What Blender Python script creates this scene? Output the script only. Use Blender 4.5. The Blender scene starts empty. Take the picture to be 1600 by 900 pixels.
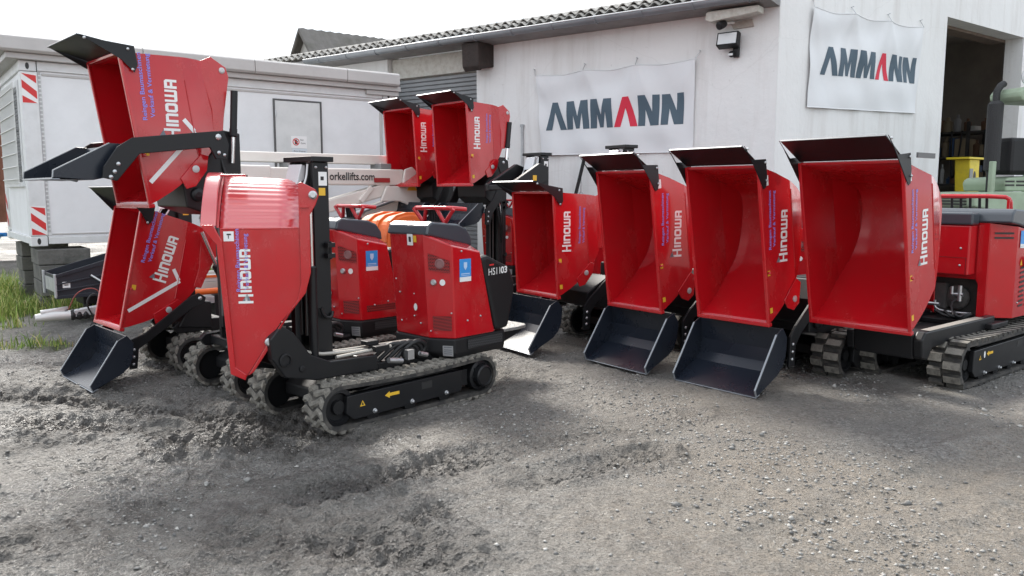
import bpy, bmesh, math, random
import numpy as np
from mathutils import Vector, Matrix
R = math.radians
random.seed(7); rng = np.random.default_rng(11)
scn = bpy.context.scene
COL = scn.collection

# ------------------------------------------------------------------ camera, sky, sun, exposure
cam_d = bpy.data.cameras.new('camera'); cam = bpy.data.objects.new('camera', cam_d); COL.objects.link(cam)
cam_d.sensor_width = 36.0; cam_d.lens = 36.0 * 1250 / 1600; cam_d.clip_start = 0.05; cam_d.clip_end = 3000
cam.location = (0, 0, 1.55); cam.rotation_euler = (R(90) - math.atan2(150, 1250), 0, 0)
scn.camera = cam

SUN_AZ, SUN_EL = R(-30), R(42)           # azimuth from +Y towards +X
world = bpy.data.worlds.new('World'); scn.world = world; world.use_nodes = True
wn = world.node_tree; wn.nodes.clear()
wo = wn.nodes.new('ShaderNodeOutputWorld'); bg = wn.nodes.new('ShaderNodeBackground'); bg.inputs[1].default_value = 0.1
sky = wn.nodes.new('ShaderNodeTexSky'); sky.sky_type = 'NISHITA'; sky.sun_disc = False
sky.sun_elevation = SUN_EL; sky.sun_rotation = SUN_AZ; sky.dust_density = 3.0
wtc = wn.nodes.new('ShaderNodeTexCoord'); wmap = wn.nodes.new('ShaderNodeMapping'); wmap.inputs['Scale'].default_value = (1.0, 1.0, 2.6)
wnz = wn.nodes.new('ShaderNodeTexNoise'); wnz.inputs['Scale'].default_value = 2.6; wnz.inputs['Detail'].default_value = 7; wnz.inputs['Roughness'].default_value = 0.58
wr = wn.nodes.new('ShaderNodeValToRGB'); wr.color_ramp.elements[0].position = 0.26; wr.color_ramp.elements[1].position = 0.46; wr.color_ramp.elements[1].color = (.86, .86, .86, 1)
wr2 = wn.nodes.new('ShaderNodeValToRGB')
wr2.color_ramp.elements[0].position = 0.45; wr2.color_ramp.elements[0].color = (2.7, 3.1, 3.6, 1)
wr2.color_ramp.elements[1].position = 0.66; wr2.color_ramp.elements[1].color = (11.0, 11.0, 10.9, 1)
wmx = wn.nodes.new('ShaderNodeMix'); wmx.data_type = 'RGBA'
L = wn.links.new
L(wtc.outputs['Generated'], wmap.inputs[0]); L(wmap.outputs[0], wnz.inputs['Vector'])
L(wnz.outputs['Fac'], wr.inputs[0]); L(wnz.outputs['Fac'], wr2.inputs[0])
L(wr.outputs[0], wmx.inputs['Factor']); L(sky.outputs[0], wmx.inputs['A']); L(wr2.outputs[0], wmx.inputs['B'])
L(wmx.outputs['Result'], bg.inputs[0]); L(bg.outputs[0], wo.inputs[0])

sl = bpy.data.lights.new('sun', 'SUN'); sl.energy = 2.2; sl.angle = R(16); sl.color = (1.0, 0.95, 0.88)
sun = bpy.data.objects.new('sun', sl); COL.objects.link(sun)
sd = Vector((math.sin(SUN_AZ) * math.cos(SUN_EL), math.cos(SUN_AZ) * math.cos(SUN_EL), math.sin(SUN_EL)))
sun.rotation_euler = sd.to_track_quat('Z', 'Y').to_euler()
vs = scn.view_settings; vs.view_transform = 'Standard'; vs.look = 'None'; vs.exposure = 1.55; vs.gamma = 1.0

# ------------------------------------------------------------------ materials
MATS = {}
def mat(name, col, rough=0.5, metal=0.0, var=None, bump=None, coat=0.0, col2=None, spec=None):
    """Principled material; var=(scale, amount) blends towards col2 by noise; bump=(scale, strength)."""
    if name in MATS: return MATS[name]
    m = bpy.data.materials.new(name); m.use_nodes = True; n = m.node_tree; b = n.nodes['Principled BSDF']
    b.inputs['Base Color'].default_value = (*col, 1); b.inputs['Roughness'].default_value = rough; b.inputs['Metallic'].default_value = metal
    if coat: b.inputs['Coat Weight'].default_value = coat; b.inputs['Coat Roughness'].default_value = 0.06
    if spec is not None: b.inputs['Specular IOR Level'].default_value = spec
    tc = n.nodes.new('ShaderNodeTexCoord')
    if var:
        nz = n.nodes.new('ShaderNodeTexNoise'); nz.inputs['Scale'].default_value = var[0]; nz.inputs['Detail'].default_value = 6; nz.inputs['Roughness'].default_value = 0.65
        rp = n.nodes.new('ShaderNodeValToRGB'); rp.color_ramp.elements[0].position = 0.42; rp.color_ramp.elements[1].position = 0.68
        mx = n.nodes.new('ShaderNodeMix'); mx.data_type = 'RGBA'
        mu = n.nodes.new('ShaderNodeMath'); mu.operation = 'MULTIPLY'; mu.inputs[1].default_value = var[1]
        mx.inputs['A'].default_value = (*col, 1); c2 = col2 or tuple(c * 0.6 for c in col); mx.inputs['B'].default_value = (*c2, 1)
        n.links.new(tc.outputs['Object'], nz.inputs['Vector']); n.links.new(nz.outputs['Fac'], rp.inputs[0]); n.links.new(rp.outputs[0], mu.inputs[0])
        n.links.new(mu.outputs[0], mx.inputs['Factor']); n.links.new(mx.outputs['Result'], b.inputs['Base Color'])
        rr = n.nodes.new('ShaderNodeMapRange'); rr.inputs['To Min'].default_value = rough; rr.inputs['To Max'].default_value = min(1, rough + 0.25 * var[1])
        n.links.new(rp.outputs[0], rr.inputs[0]); n.links.new(rr.outputs[0], b.inputs['Roughness'])
    if bump:
        nb = n.nodes.new('ShaderNodeTexNoise'); nb.inputs['Scale'].default_value = bump[0]; nb.inputs['Detail'].default_value = 4
        bp = n.nodes.new('ShaderNodeBump'); bp.inputs['Strength'].default_value = bump[1]; bp.inputs['Distance'].default_value = 0.02
        n.links.new(tc.outputs['Object'], nb.inputs['Vector']); n.links.new(nb.outputs['Fac'], bp.inputs['Height']); n.links.new(bp.outputs[0], b.inputs['Normal'])
    MATS[name] = m; return m
RED = mat('red_paint', (0.50, 0.008, 0.014), 0.25, var=(3.5, 0.4), col2=(0.40, 0.016, 0.018), coat=0.45, bump=(2.2, 0.05))
def dust_on(m, col, amt):
    """thin dust film in patches and fine scuffs, fixed to the painted thing"""
    n = m.node_tree; b = n.nodes['Principled BSDF']; src = b.inputs['Base Color'].links[0].from_socket; tc = n.nodes.new('ShaderNodeTexCoord')
    def layer(src, scale, stretch, lo, hi, a, c):
        mp = n.nodes.new('ShaderNodeMapping'); mp.inputs['Scale'].default_value = stretch; nz = n.nodes.new('ShaderNodeTexNoise'); nz.inputs['Scale'].default_value = scale; nz.inputs['Detail'].default_value = 7; nz.inputs['Roughness'].default_value = .7
        rp = n.nodes.new('ShaderNodeValToRGB'); rp.color_ramp.elements[0].position = lo; rp.color_ramp.elements[1].position = hi; rp.color_ramp.elements[1].color = (a, a, a, 1)
        mx = n.nodes.new('ShaderNodeMix'); mx.data_type = 'RGBA'; mx.inputs['B'].default_value = (*c, 1)
        n.links.new(tc.outputs['Object'], mp.inputs[0]); n.links.new(mp.outputs[0], nz.inputs['Vector']); n.links.new(nz.outputs['Fac'], rp.inputs[0]); n.links.new(rp.outputs[0], mx.inputs['Factor']); n.links.new(src, mx.inputs['A']); return mx.outputs['Result'], rp.outputs[0]
    c1, f1 = layer(src, 2.6, (1, 1, .6), .48, .78, amt, col)
    c2, f2 = layer(c1, 34, (1, 1, .12), .66, .74, amt * .7, (.55, .10, .09))
    n.links.new(c2, b.inputs['Base Color'])
    mr = n.nodes.new('ShaderNodeMapRange'); mr.inputs['To Min'].default_value = .14; mr.inputs['To Max'].default_value = .62; mr.inputs['From Max'].default_value = max(amt, .01); n.links.new(f1, mr.inputs[0]); n.links.new(mr.outputs[0], b.inputs['Roughness'])
dust_on(RED, (.36, .075, .058), .28)
RED2 = mat('glossy_red_paint', (0.50, 0.010, 0.016), 0.34, bump=(2.2, 0.05), coat=1.0, spec=.9); RED2.node_tree.nodes['Principled BSDF'].inputs['Coat IOR'].default_value = 1.8; RED2.node_tree.nodes['Principled BSDF'].inputs['Coat Roughness'].default_value = .22
BLK = mat('black_paint', (0.009, 0.0095, 0.011), 0.36, var=(3, 0.25), col2=(0.018, 0.0175, 0.017), spec=.35)
BKT = mat('bucket_steel_paint', (0.012, 0.016, 0.025), 0.27, var=(3, 0.2), col2=(0.022, 0.027, 0.037), bump=(3, 0.05), spec=.45)
PLA = mat('black_plastic', (0.010, 0.010, 0.011), 0.5, bump=(220, 0.08), spec=.35)
HOOD = mat('dark_grey_plastic', (0.045, 0.054, 0.066), 0.30, coat=0.3)
RUB = mat('rubber', (0.028, 0.027, 0.026), 0.75, var=(14, 0.8), col2=(0.11, 0.10, 0.088))
MUD = mat('muddy_rubber', (0.22, 0.205, 0.178), 0.85, var=(17, 0.95), col2=(0.085, 0.08, 0.07), bump=(40, 0.3))
LUGD = mat('dark_lug_rubber', (0.026, 0.025, 0.024), 0.7, var=(20, 0.8), col2=(0.12, 0.11, 0.09))
STL = mat('zinc_steel', (0.55, 0.56, 0.57), 0.33, 0.9, var=(20, 0.3))
CHR = mat('chrome_rod', (0.75, 0.75, 0.76), 0.12, 1.0)
EDGE = mat('worn_light_edge', (0.62, 0.63, 0.64), 0.4, 0.2)
WHT = mat('white_sticker', (0.80, 0.80, 0.79), 0.4)
YEL = mat('yellow_sticker', (0.75, 0.45, 0.03), 0.45)
BLU = mat('blue_print', (0.24, 0.26, 0.78), 0.5)
SBL = mat('blue_sticker', (0.04, 0.28, 0.68), 0.4)
GRY = mat('grey_print', (0.16, 0.17, 0.20), 0.5)
INK = mat('black_print', (0.02, 0.02, 0.02), 0.5)
ALU = mat('aluminium_tread', (0.34, 0.34, 0.33), 0.45, 0.6, bump=(60, 0.9))
GRN = mat('pale_green_paint', (0.33, 0.42, 0.30), 0.5, var=(4, 0.6), col2=(0.25, 0.30, 0.21))
ORG = mat('orange_paint', (0.70, 0.13, 0.015), 0.45, var=(6, 0.5), col2=(0.5, 0.09, 0.015))
RST = mat('rust_brown', (0.19, 0.075, 0.045), 0.8, var=(3, 0.5))
OFFW = mat('off_white_lift_paint', (0.72, 0.69, 0.64), 0.45, var=(3, 0.35), col2=(0.58, 0.55, 0.50))
CONW = mat('container_white', (0.78, 0.79, 0.80), 0.5, var=(1.4, 0.5), col2=(0.64, 0.645, 0.65), bump=(1.2, 0.04))
CONT = mat('container_trim', (0.70, 0.71, 0.71), 0.5, var=(6, 0.4), col2=(0.52, 0.52, 0.51))
FASC = mat('fascia_grey', (0.50, 0.485, 0.47), 0.55, var=(2.5, 0.4), col2=(0.40, 0.385, 0.37))
DOORM = mat('door_grey', (0.66, 0.67, 0.66), 0.5, var=(3.5, 0.6), col2=(0.54, 0.55, 0.54))
GLS = mat('window_glass', (0.10, 0.12, 0.13), 0.08)
BLOCK = mat('concrete_block', (0.145, 0.14, 0.13), 0.9, var=(5, 0.8), col2=(0.075, 0.075, 0.07), bump=(30, 0.5))
REDS = mat('red_stripe', (0.62, 0.03, 0.03), 0.5)
ZINC = mat('gutter_zinc', (0.27, 0.29, 0.31), 0.45, 0.35, var=(4, 0.5), col2=(0.19, 0.20, 0.215))
ETER = mat('fibre_cement', (0.52, 0.50, 0.465), 0.9, var=(9, 0.8), col2=(0.10, 0.095, 0.085), bump=(25, 0.6))
WOODD = mat('dark_weathered_wood', (0.035, 0.027, 0.024), 0.9, var=(7, 0.6), col2=(0.07, 0.05, 0.045), bump=(18, 0.6))
WOODW = mat('peeling_white_wood', (0.62, 0.61, 0.56), 0.75, var=(14, 0.6), col2=(0.42, 0.39, 0.33), bump=(18, 0.5))
SHUT = mat('shutter_grey', (0.30, 0.31, 0.32), 0.5, 0.2, var=(2, 0.3))
TARP = mat('soffit_grey', (0.26, 0.25, 0.245), 0.7, var=(3, 0.5), bump=(4, 0.5))
CLOTH = mat('banner_cloth', (0.76, 0.77, 0.78), 0.75, var=(2.2, 0.25), col2=(0.66, 0.67, 0.68))
BGREY = mat('banner_slate', (0.075, 0.115, 0.15), 0.7)
BRED = mat('banner_red', (0.66, 0.025, 0.06), 0.7)
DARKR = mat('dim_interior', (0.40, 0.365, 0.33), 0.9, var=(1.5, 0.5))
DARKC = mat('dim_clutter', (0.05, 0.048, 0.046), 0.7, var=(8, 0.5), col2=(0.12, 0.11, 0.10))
YELP = mat('yellow_breaker_paint', (0.72, 0.56, 0.03), 0.45, var=(8, 0.5), col2=(0.45, 0.36, 0.05))
HOSE = mat('hose_rubber', (0.012, 0.012, 0.013), 0.5)
LENS = mat('lamp_glass', (0.62, 0.63, 0.63), 0.12)
INTR = mat('galvanised', (0.50, 0.51, 0.52), 0.42, 0.6, var=(10, 0.5))

def grille_mat(name, dark, light, scale):
    m = bpy.data.materials.new(name); m.use_nodes = True; n = m.node_tree; b = n.nodes['Principled BSDF']; b.inputs['Roughness'].default_value = 0.55
    tc = n.nodes.new('ShaderNodeTexCoord'); mp = n.nodes.new('ShaderNodeMapping'); mp.inputs['Rotation'].default_value = (R(45), R(45), 0)
    vo = n.nodes.new('ShaderNodeTexVoronoi'); vo.inputs['Scale'].default_value = scale; vo.inputs['Randomness'].default_value = 0.0
    rp = n.nodes.new('ShaderNodeValToRGB'); rp.color_ramp.elements[0].position = 0.35; rp.color_ramp.elements[1].position = 0.55
    rp.color_ramp.elements[0].color = (*dark, 1); rp.color_ramp.elements[1].color = (*light, 1)
    n.links.new(tc.outputs['Object'], mp.inputs[0]); n.links.new(mp.outputs[0], vo.inputs['Vector']); n.links.new(vo.outputs['Distance'], rp.inputs[0]); n.links.new(rp.outputs[0], b.inputs['Base Color'])
    return m
GRR = grille_mat('red_grille', (0.02, 0.004, 0.004), (0.32, 0.02, 0.02), 75)
GRB = grille_mat('black_grille', (0.004, 0.004, 0.004), (0.045, 0.047, 0.05), 75)

def wall_mat(name, axis_dir):
    """white lime plaster with faint vertical runs, grey grime and a dirty foot"""
    m = bpy.data.materials.new(name); m.use_nodes = True; n = m.node_tree; b = n.nodes['Principled BSDF']; b.inputs['Roughness'].default_value = 0.85
    tc = n.nodes.new('ShaderNodeTexCoord')
    def noise(scale, vec=(1, 1, 1), det=6):
        mp = n.nodes.new('ShaderNodeMapping'); mp.inputs['Scale'].default_value = vec
        z = n.nodes.new('ShaderNodeTexNoise'); z.inputs['Scale'].default_value = scale; z.inputs['Detail'].default_value = det; z.inputs['Roughness'].default_value = 0.6
        n.links.new(tc.outputs['Object'], mp.inputs[0]); n.links.new(mp.outputs[0], z.inputs['Vector']); return z
    def ramp(src, a, c, lo, hi):
        r = n.nodes.new('ShaderNodeValToRGB'); r.color_ramp.elements[0].position = a; r.color_ramp.elements[1].position = c
        r.color_ramp.elements[0].color = (lo, lo, lo, 1); r.color_ramp.elements[1].color = (hi, hi, hi, 1); n.links.new(src.outputs['Fac'], r.inputs[0]); return r
    def mix(fac, A, Bc):
        x = n.nodes.new('ShaderNodeMix'); x.data_type = 'RGBA'; n.links.new(fac.outputs[0], x.inputs['Factor'])
        if isinstance(A, tuple): x.inputs['A'].default_value = (*A, 1)
        else: n.links.new(A.outputs['Result'], x.inputs['A'])
        x.inputs['B'].default_value = (*Bc, 1); return x
    a = mix(ramp(noise(0.9), 0.4, 0.7, 0, 0.55), (0.80, 0.80, 0.79), (0.70, 0.69, 0.675))
    a = mix(ramp(noise(2.2, (2.5, 2.5, 0.25)), 0.50, 0.72, 0, 0.5), a, (0.60, 0.575, 0.55))
    a = mix(ramp(noise(16), 0.66, 0.72, 0, 0.35), a, (0.48, 0.46, 0.44))
    vc = n.nodes.new('ShaderNodeTexVoronoi'); vc.feature = 'DISTANCE_TO_EDGE'; vc.inputs['Scale'].default_value = .55; dz = n.nodes.new('ShaderNodeMix'); dz.data_type = 'RGBA'; dz.inputs['Factor'].default_value = .12
    n.links.new(tc.outputs['Object'], dz.inputs['A']); n.links.new(noise(3, det=8).outputs['Color'], dz.inputs['B']); n.links.new(dz.outputs['Result'], vc.inputs['Vector'])
    cr = n.nodes.new('ShaderNodeValToRGB'); cr.color_ramp.elements[0].position = .0; cr.color_ramp.elements[0].color = (.13, .13, .13, 1); cr.color_ramp.elements[1].position = .004; cr.color_ramp.elements[1].color = (0, 0, 0, 1); n.links.new(vc.outputs['Distance'], cr.inputs[0])
    a = mix(cr, a, (.45, .43, .41))
    n.links.new(a.outputs['Result'], b.inputs['Base Color'])
    bz = noise(9, det=8); bp = n.nodes.new('ShaderNodeBump'); bp.inputs['Strength'].default_value = 0.35; bp.inputs['Distance'].default_value = 0.02
    n.links.new(bz.outputs['Fac'], bp.inputs['Height']); n.links.new(bp.outputs[0], b.inputs['Normal'])
    return m
PLAST = wall_mat('white_plaster', 0)

# ------------------------------------------------------------------ mesh helpers
class MB:
    def __init__(s): s.v = []; s.f = []; s.sm = []; s.mi = []; s.cur = 0
    def add(s, vs, fs, smooth=False):
        o = len(s.v); s.v += [tuple(float(c) for c in p) for p in vs]
        for f in fs: s.f.append(tuple(i + o for i in f)); s.sm.append(smooth); s.mi.append(s.cur)
        return s
    def box(s, x0, x1, y0, y1, z0, z1):
        vs = [(x, y, z) for z in (z0, z1) for y in (y0, y1) for x in (x0, x1)]
        return s.add(vs, [(0, 2, 3, 1), (4, 5, 7, 6), (0, 1, 5, 4), (2, 6, 7, 3), (0, 4, 6, 2), (1, 3, 7, 5)])
    def prism(s, poly, a0, a1, axis='y'):
        """poly in the plane across axis: axis y -> (x,z), x -> (y,z), z -> (x,y)"""
        P = {'y': lambda p, a: (p[0], a, p[1]), 'x': lambda p, a: (a, p[0], p[1]), 'z': lambda p, a: (p[0], p[1], a)}[axis]
        area = sum(poly[i][0] * poly[(i + 1) % len(poly)][1] - poly[(i + 1) % len(poly)][0] * poly[i][1] for i in range(len(poly)))
        poly = list(poly) if (area > 0) != (axis == 'y') else list(poly)[::-1]
        n = len(poly); vs = [P(p, a0) for p in poly] + [P(p, a1) for p in poly]
        return s.add(vs, [tuple(range(n))[::-1], tuple(range(n, 2 * n))] + [(i, (i + 1) % n, n + (i + 1) % n, n + i) for i in range(n)])
    def tube(s, pts, r, n=8, caps=True):
        pts = [Vector(p) for p in pts]; rs = r if isinstance(r, (list, tuple)) else [r] * len(pts); vs = []; fs = []
        t0 = (pts[1] - pts[0]).normalized(); up = Vector((0, 0, 1)) if abs(t0.z) < 0.9 else Vector((1, 0, 0)); u = t0.cross(up).normalized()
        for i, p in enumerate(pts):
            t = (pts[min(i + 1, len(pts) - 1)] - pts[max(i - 1, 0)]).normalized(); u = (u - t * u.dot(t)).normalized(); w = t.cross(u)
            for k in range(n): a = 2 * math.pi * k / n; vs.append(p + (u * math.cos(a) + w * math.sin(a)) * rs[i])
        for i in range(len(pts) - 1):
            for k in range(n): fs.append((i * n + k, i * n + (k + 1) % n, (i + 1) * n + (k + 1) % n, (i + 1) * n + k))
        s.add(vs, fs, True)
        if caps: s.add(vs[:n], [tuple(range(n))[::-1]]); s.add(vs[-n:], [tuple(range(n))])
        return s
    def cyl(s, p, q, r, n=16): return s.tube([p, q], r, n)
    def ring(s, c, axis, prof, n=20):
        """lathe: prof = [(radius, along axis)]"""
        ax = Vector(axis).normalized(); u = ax.cross(Vector((0, 0, 1)) if abs(ax.z) < .9 else Vector((1, 0, 0))).normalized(); w = ax.cross(u); c = Vector(c); vs = []; fs = []
        for r, h in prof:
            for k in range(n): a = 2 * math.pi * k / n; vs.append(c + ax * h + (u * math.cos(a) + w * math.sin(a)) * r)
        for i in range(len(prof) - 1):
            for k in range(n): fs.append((i * n + k, i * n + (k + 1) % n, (i + 1) * n + (k + 1) % n, (i + 1) * n + k))
        if prof[0][0] > 1e-6: fs.append(tuple(range(n))[::-1])
        if prof[-1][0] > 1e-6: fs.append(tuple(range((len(prof) - 1) * n, len(prof) * n)))
        return s.add(vs, fs)
    def mesh(s, name, mats):
        me = bpy.data.meshes.new(name); me.from_pydata(s.v, [], s.f); me.polygons.foreach_set('use_smooth', s.sm); me.polygons.foreach_set('material_index', s.mi)
        for m in (mats if isinstance(mats, (list, tuple)) else [mats]): me.materials.append(m)
        bm = bmesh.new(); bm.from_mesh(me); bmesh.ops.recalc_face_normals(bm, faces=bm.faces); bm.to_mesh(me); bm.free()
        me.update(); return me
CACHE = {}
SPLIT = set('''pin_bracket pin post bolt pivot control_lever platform_bracket mast_bolt guard_lip side_plate chain hinge upright
 security_bar blind_slat bonnet_vent grille_bar skip_rim stand boom_clamp hydraulic_hose hanging_cable vent_slot worn_edge boom_beam pipe_run fitting
 step_box hydraulic_fitting bracket_plate lettering_block hem corner_post_piece rib'''.split())
def islands(mb):
    """one builder per piece that shares no vertex with the others (near-coincident shells of one ring or tube stay together)"""
    par = list(range(len(mb.v)))
    def find(i):
        while par[i] != i: par[i] = par[par[i]]; i = par[i]
        return i
    pos = {}
    for i, p in enumerate(mb.v):
        k = tuple(round(c, 5) for c in p)
        if k in pos: par[find(i)] = find(pos[k])
        else: pos[k] = i
    for f in mb.f:
        for j in f[1:]: par[find(j)] = find(f[0])
    out = {}
    for f, sm, mi in zip(mb.f, mb.sm, mb.mi):
        b = out.setdefault(find(f[0]), (MB(), {})); q = []
        for i in f:
            if i not in b[1]: b[1][i] = len(b[0].v); b[0].v.append(mb.v[i])
            q.append(b[1][i])
        b[0].f.append(tuple(q)); b[0].sm.append(sm); b[0].mi.append(mi)
    return [b[0] for b in out.values()] or [mb]
def link(name, me, parent=None, bevel=0.0, loc=None, rot=None):
    o = bpy.data.objects.new(name, me); COL.objects.link(o)
    if parent: o.parent = parent
    if loc is not None: o.location = loc
    if rot is not None: o.rotation_euler = rot
    if bevel:
        b = o.modifiers.new('bevel', 'BEVEL'); b.width = bevel; b.segments = 2; b.limit_method = 'ANGLE'; b.angle_limit = R(35); b.harden_normals = False
    return o
def part(name, key, build, mats, parent, bevel=0.0, loc=None, rot=None):
    """child object; key caches the mesh so alike pieces share it (None = own mesh)"""
    if key is not None and key in CACHE: ms = CACHE[key]
    else:
        mb = MB(); build(mb); ms = [b.mesh(name, mats) for b in (islands(mb) if name in SPLIT else [mb])]
        if key is not None: CACHE[key] = ms
    return [link(name, me, parent, bevel, loc, rot) for me in ms][0]
def empty(name, loc=(0, 0, 0), rz=0.0):
    o = bpy.data.objects.new(name, None); COL.objects.link(o); o.location = loc; o.rotation_euler = (0, 0, rz); o.empty_display_size = 0.2; return o
def tag(o, label=None, cat=None, group=None, kind=None):
    if label: o['label'] = label
    if cat: o['category'] = cat
    if group: o['group'] = group
    if kind: o['kind'] = kind
    return o
TXT = {}
def text_pts(s, bold=0.0):
    k = (s, bold)
    if k not in TXT:
        cu = bpy.data.curves.new('t', 'FONT'); cu.body = s; cu.size = 1.0; cu.offset = bold; cu.resolution_u = 3
        ob = bpy.data.objects.new('t', cu); me = bpy.data.meshes.new_from_object(ob)
        TXT[k] = ([tuple(v.co) for v in me.vertices], [tuple(p.vertices) for p in me.polygons])
        bpy.data.objects.remove(ob); bpy.data.meshes.remove(me)
    return TXT[k]
def frame_add(mb, vs, fs, o, e, u, n, width=None, height=None, thick=0.0008):
    """lays 2-D shapes (vs) on a plane: origin o, baseline e, up u, outward n; scaled to width and height"""
    o, e, u, n = Vector(o), Vector(e).normalized(), Vector(u).normalized(), Vector(n).normalized()
    xs = [p[0] for p in vs]; ys = [p[1] for p in vs]; x0 = min(xs); y0 = min(ys)
    sx = width / (max(xs) - x0) if width else 1; sy = height / (max(ys) - y0) if height else sx
    mb.add([o + e * ((p[0] - x0) * sx) + u * ((p[1] - y0) * sy) + n * thick for p in vs], fs)
def put_text(mb, s, o, e, u, n, width, height, bold=0.0, thick=0.0025): frame_add(mb, *text_pts(s, bold), o, e, u, n, width, height, thick)
def put_poly(mb, poly, o, e, u, n, thick=0.0025):
    o, e, u, n = Vector(o), Vector(e).normalized(), Vector(u).normalized(), Vector(n).normalized()
    mb.add([o + e * p[0] + u * p[1] + n * thick for p in poly], [tuple(range(len(poly)))])
def rects(*r): return [[(a, c), (b, c), (b, d), (a, d)] for a, b, c, d in r]
def logo_polys():
    """the maker's heavy squared word mark"""
    out = []; x = 0
    def put(ps, w):
        nonlocal x
        for p in ps: out.append([(q[0] + x, q[1]) for q in p])
        x += w
    put(rects((0, .25, -.12, 1.22), (.25, .72, .42, .62), (.72, .97, -.12, 1.22)), 1.18)
    put(rects((0, .26, 0, 1)), .38)
    put(rects((0, .25, 0, 1), (.25, .62, .76, 1)) + [[(.62, 0), (.87, 0), (.87, .85), (.72, 1), (.62, 1)]], .98)
    w, h, t = .9, 1.0, .25; c = .16
    outer = [(c, 0), (w - c, 0), (w, c), (w, h - c), (w - c, h), (c, h), (0, h - c), (0, c)]; k = .05
    inner = [(t + k, t), (w - t - k, t), (w - t, t + k), (w - t, h - t - k), (w - t - k, h - t), (t + k, h - t), (t, h - t - k), (t, t + k)]
    put([[outer[i], outer[(i + 1) % 8], inner[(i + 1) % 8], inner[i]] for i in range(8)], 1.01)
    put(rects((.22, .48, 0, .24), (.48, .70, 0, 1), (.70, .96, 0, .24)) + [[(0, .12), (.12, 0), (.22, 0), (.22, 1), (0, 1)], [(.96, 0), (1.06, 0), (1.18, .12), (1.18, 1), (.96, 1)]], 1.30)
    put(rects((0, .25, 0, 1), (.25, .62, .76, 1), (.25, .62, .34, .54)) + [[(.62, 0), (.87, 0), (.87, .85), (.72, 1), (.62, 1)]], .9)
    return out
LOGO = logo_polys()
def put_logo(mb, o, e, u, n, width, height, thick=0.0025):
    vs = []; fs = []
    for p in LOGO: fs.append(tuple(range(len(vs), len(vs) + len(p)))); vs += p
    frame_add(mb, vs, fs, o, e, u, n, width, height, thick)
def fillet(pts, it=2, keep_ends=True):
    for _ in range(it):
        q = [pts[0]]
        for i in range(len(pts) - 1):
            a, b = pts[i], pts[i + 1]; q += [tuple(a[k] * .75 + b[k] * .25 for k in range(len(a))), tuple(a[k] * .25 + b[k] * .75 for k in range(len(a)))]
        q.append(pts[-1]); pts = q
    return pts


# ------------------------------------------------------------------ ground
def vnoise(x, y, seed):
    """value noise on arrays"""
    g = np.random.default_rng(seed).random((256, 256)); xi = np.floor(x).astype(int); yi = np.floor(y).astype(int); fx = x - xi; fy = y - yi
    fx = fx * fx * (3 - 2 * fx); fy = fy * fy * (3 - 2 * fy); a = lambda i, j: g[(xi + i) % 256, (yi + j) % 256]
    return (a(0, 0) * (1 - fx) + a(1, 0) * fx) * (1 - fy) + (a(0, 1) * (1 - fx) + a(1, 1) * fx) * fy
def fbm(x, y, seed, octs=4):
    s = 0; amp = .5
    for k in range(octs): s = s + amp * vnoise(x * 2 ** k + 17.3 * k, y * 2 ** k + 9.1 * k, seed + k); amp *= .5
    return s
def seg_dist(x, y, pts):
    """distance to a polyline and the length along it"""
    best = np.full(x.shape, 1e9); along = np.zeros(x.shape); acc = 0.0
    for (ax, ay), (bx, by) in zip(pts[:-1], pts[1:]):
        dx, dy = bx - ax, by - ay; ln = math.hypot(dx, dy); t = np.clip(((x - ax) * dx + (y - ay) * dy) / ln ** 2, 0, 1)
        d = np.hypot(x - ax - t * dx, y - ay - t * dy); m = d < best; best = np.where(m, d, best); along = np.where(m, acc + t * ln, along); acc += ln
    return best, along
RUTS = [  # (polyline, half width, depth): where vehicles churned the yard
    ([(-9, 6.9), (-4.2, 6.15), (-2.9, 5.75), (-1.9, 5.35), (-1.0, 4.95)], .20, .05),
    ([(-9, 6.1), (-4.2, 5.55), (-3.0, 5.25), (-2.2, 5.05), (-1.3, 4.75)], .16, .045),
    ([(-9, 5.6), (-4.0, 4.95), (-2.9, 4.85), (-2.2, 4.80)], .18, .05),
    ([(-1.1, 3.95), (-.35, 4.45), (.35, 4.95), (1.2, 5.45)], .17, .06),
    ([(-.4, 3.7), (.15, 4.15), (.8, 4.65)], .15, .06),
    ([(1.1, 3.4), (2.2, 4.2), (3.4, 5.0), (6, 6.4)], .16, .019),
    ([(1.7, 3.3), (2.8, 4.0), (4.0, 4.8), (6.6, 6.0)], .16, .019),
    ([(-2.6, 3.5), (-1.6, 3.55), (-.4, 3.3)], .22, .025)]
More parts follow.
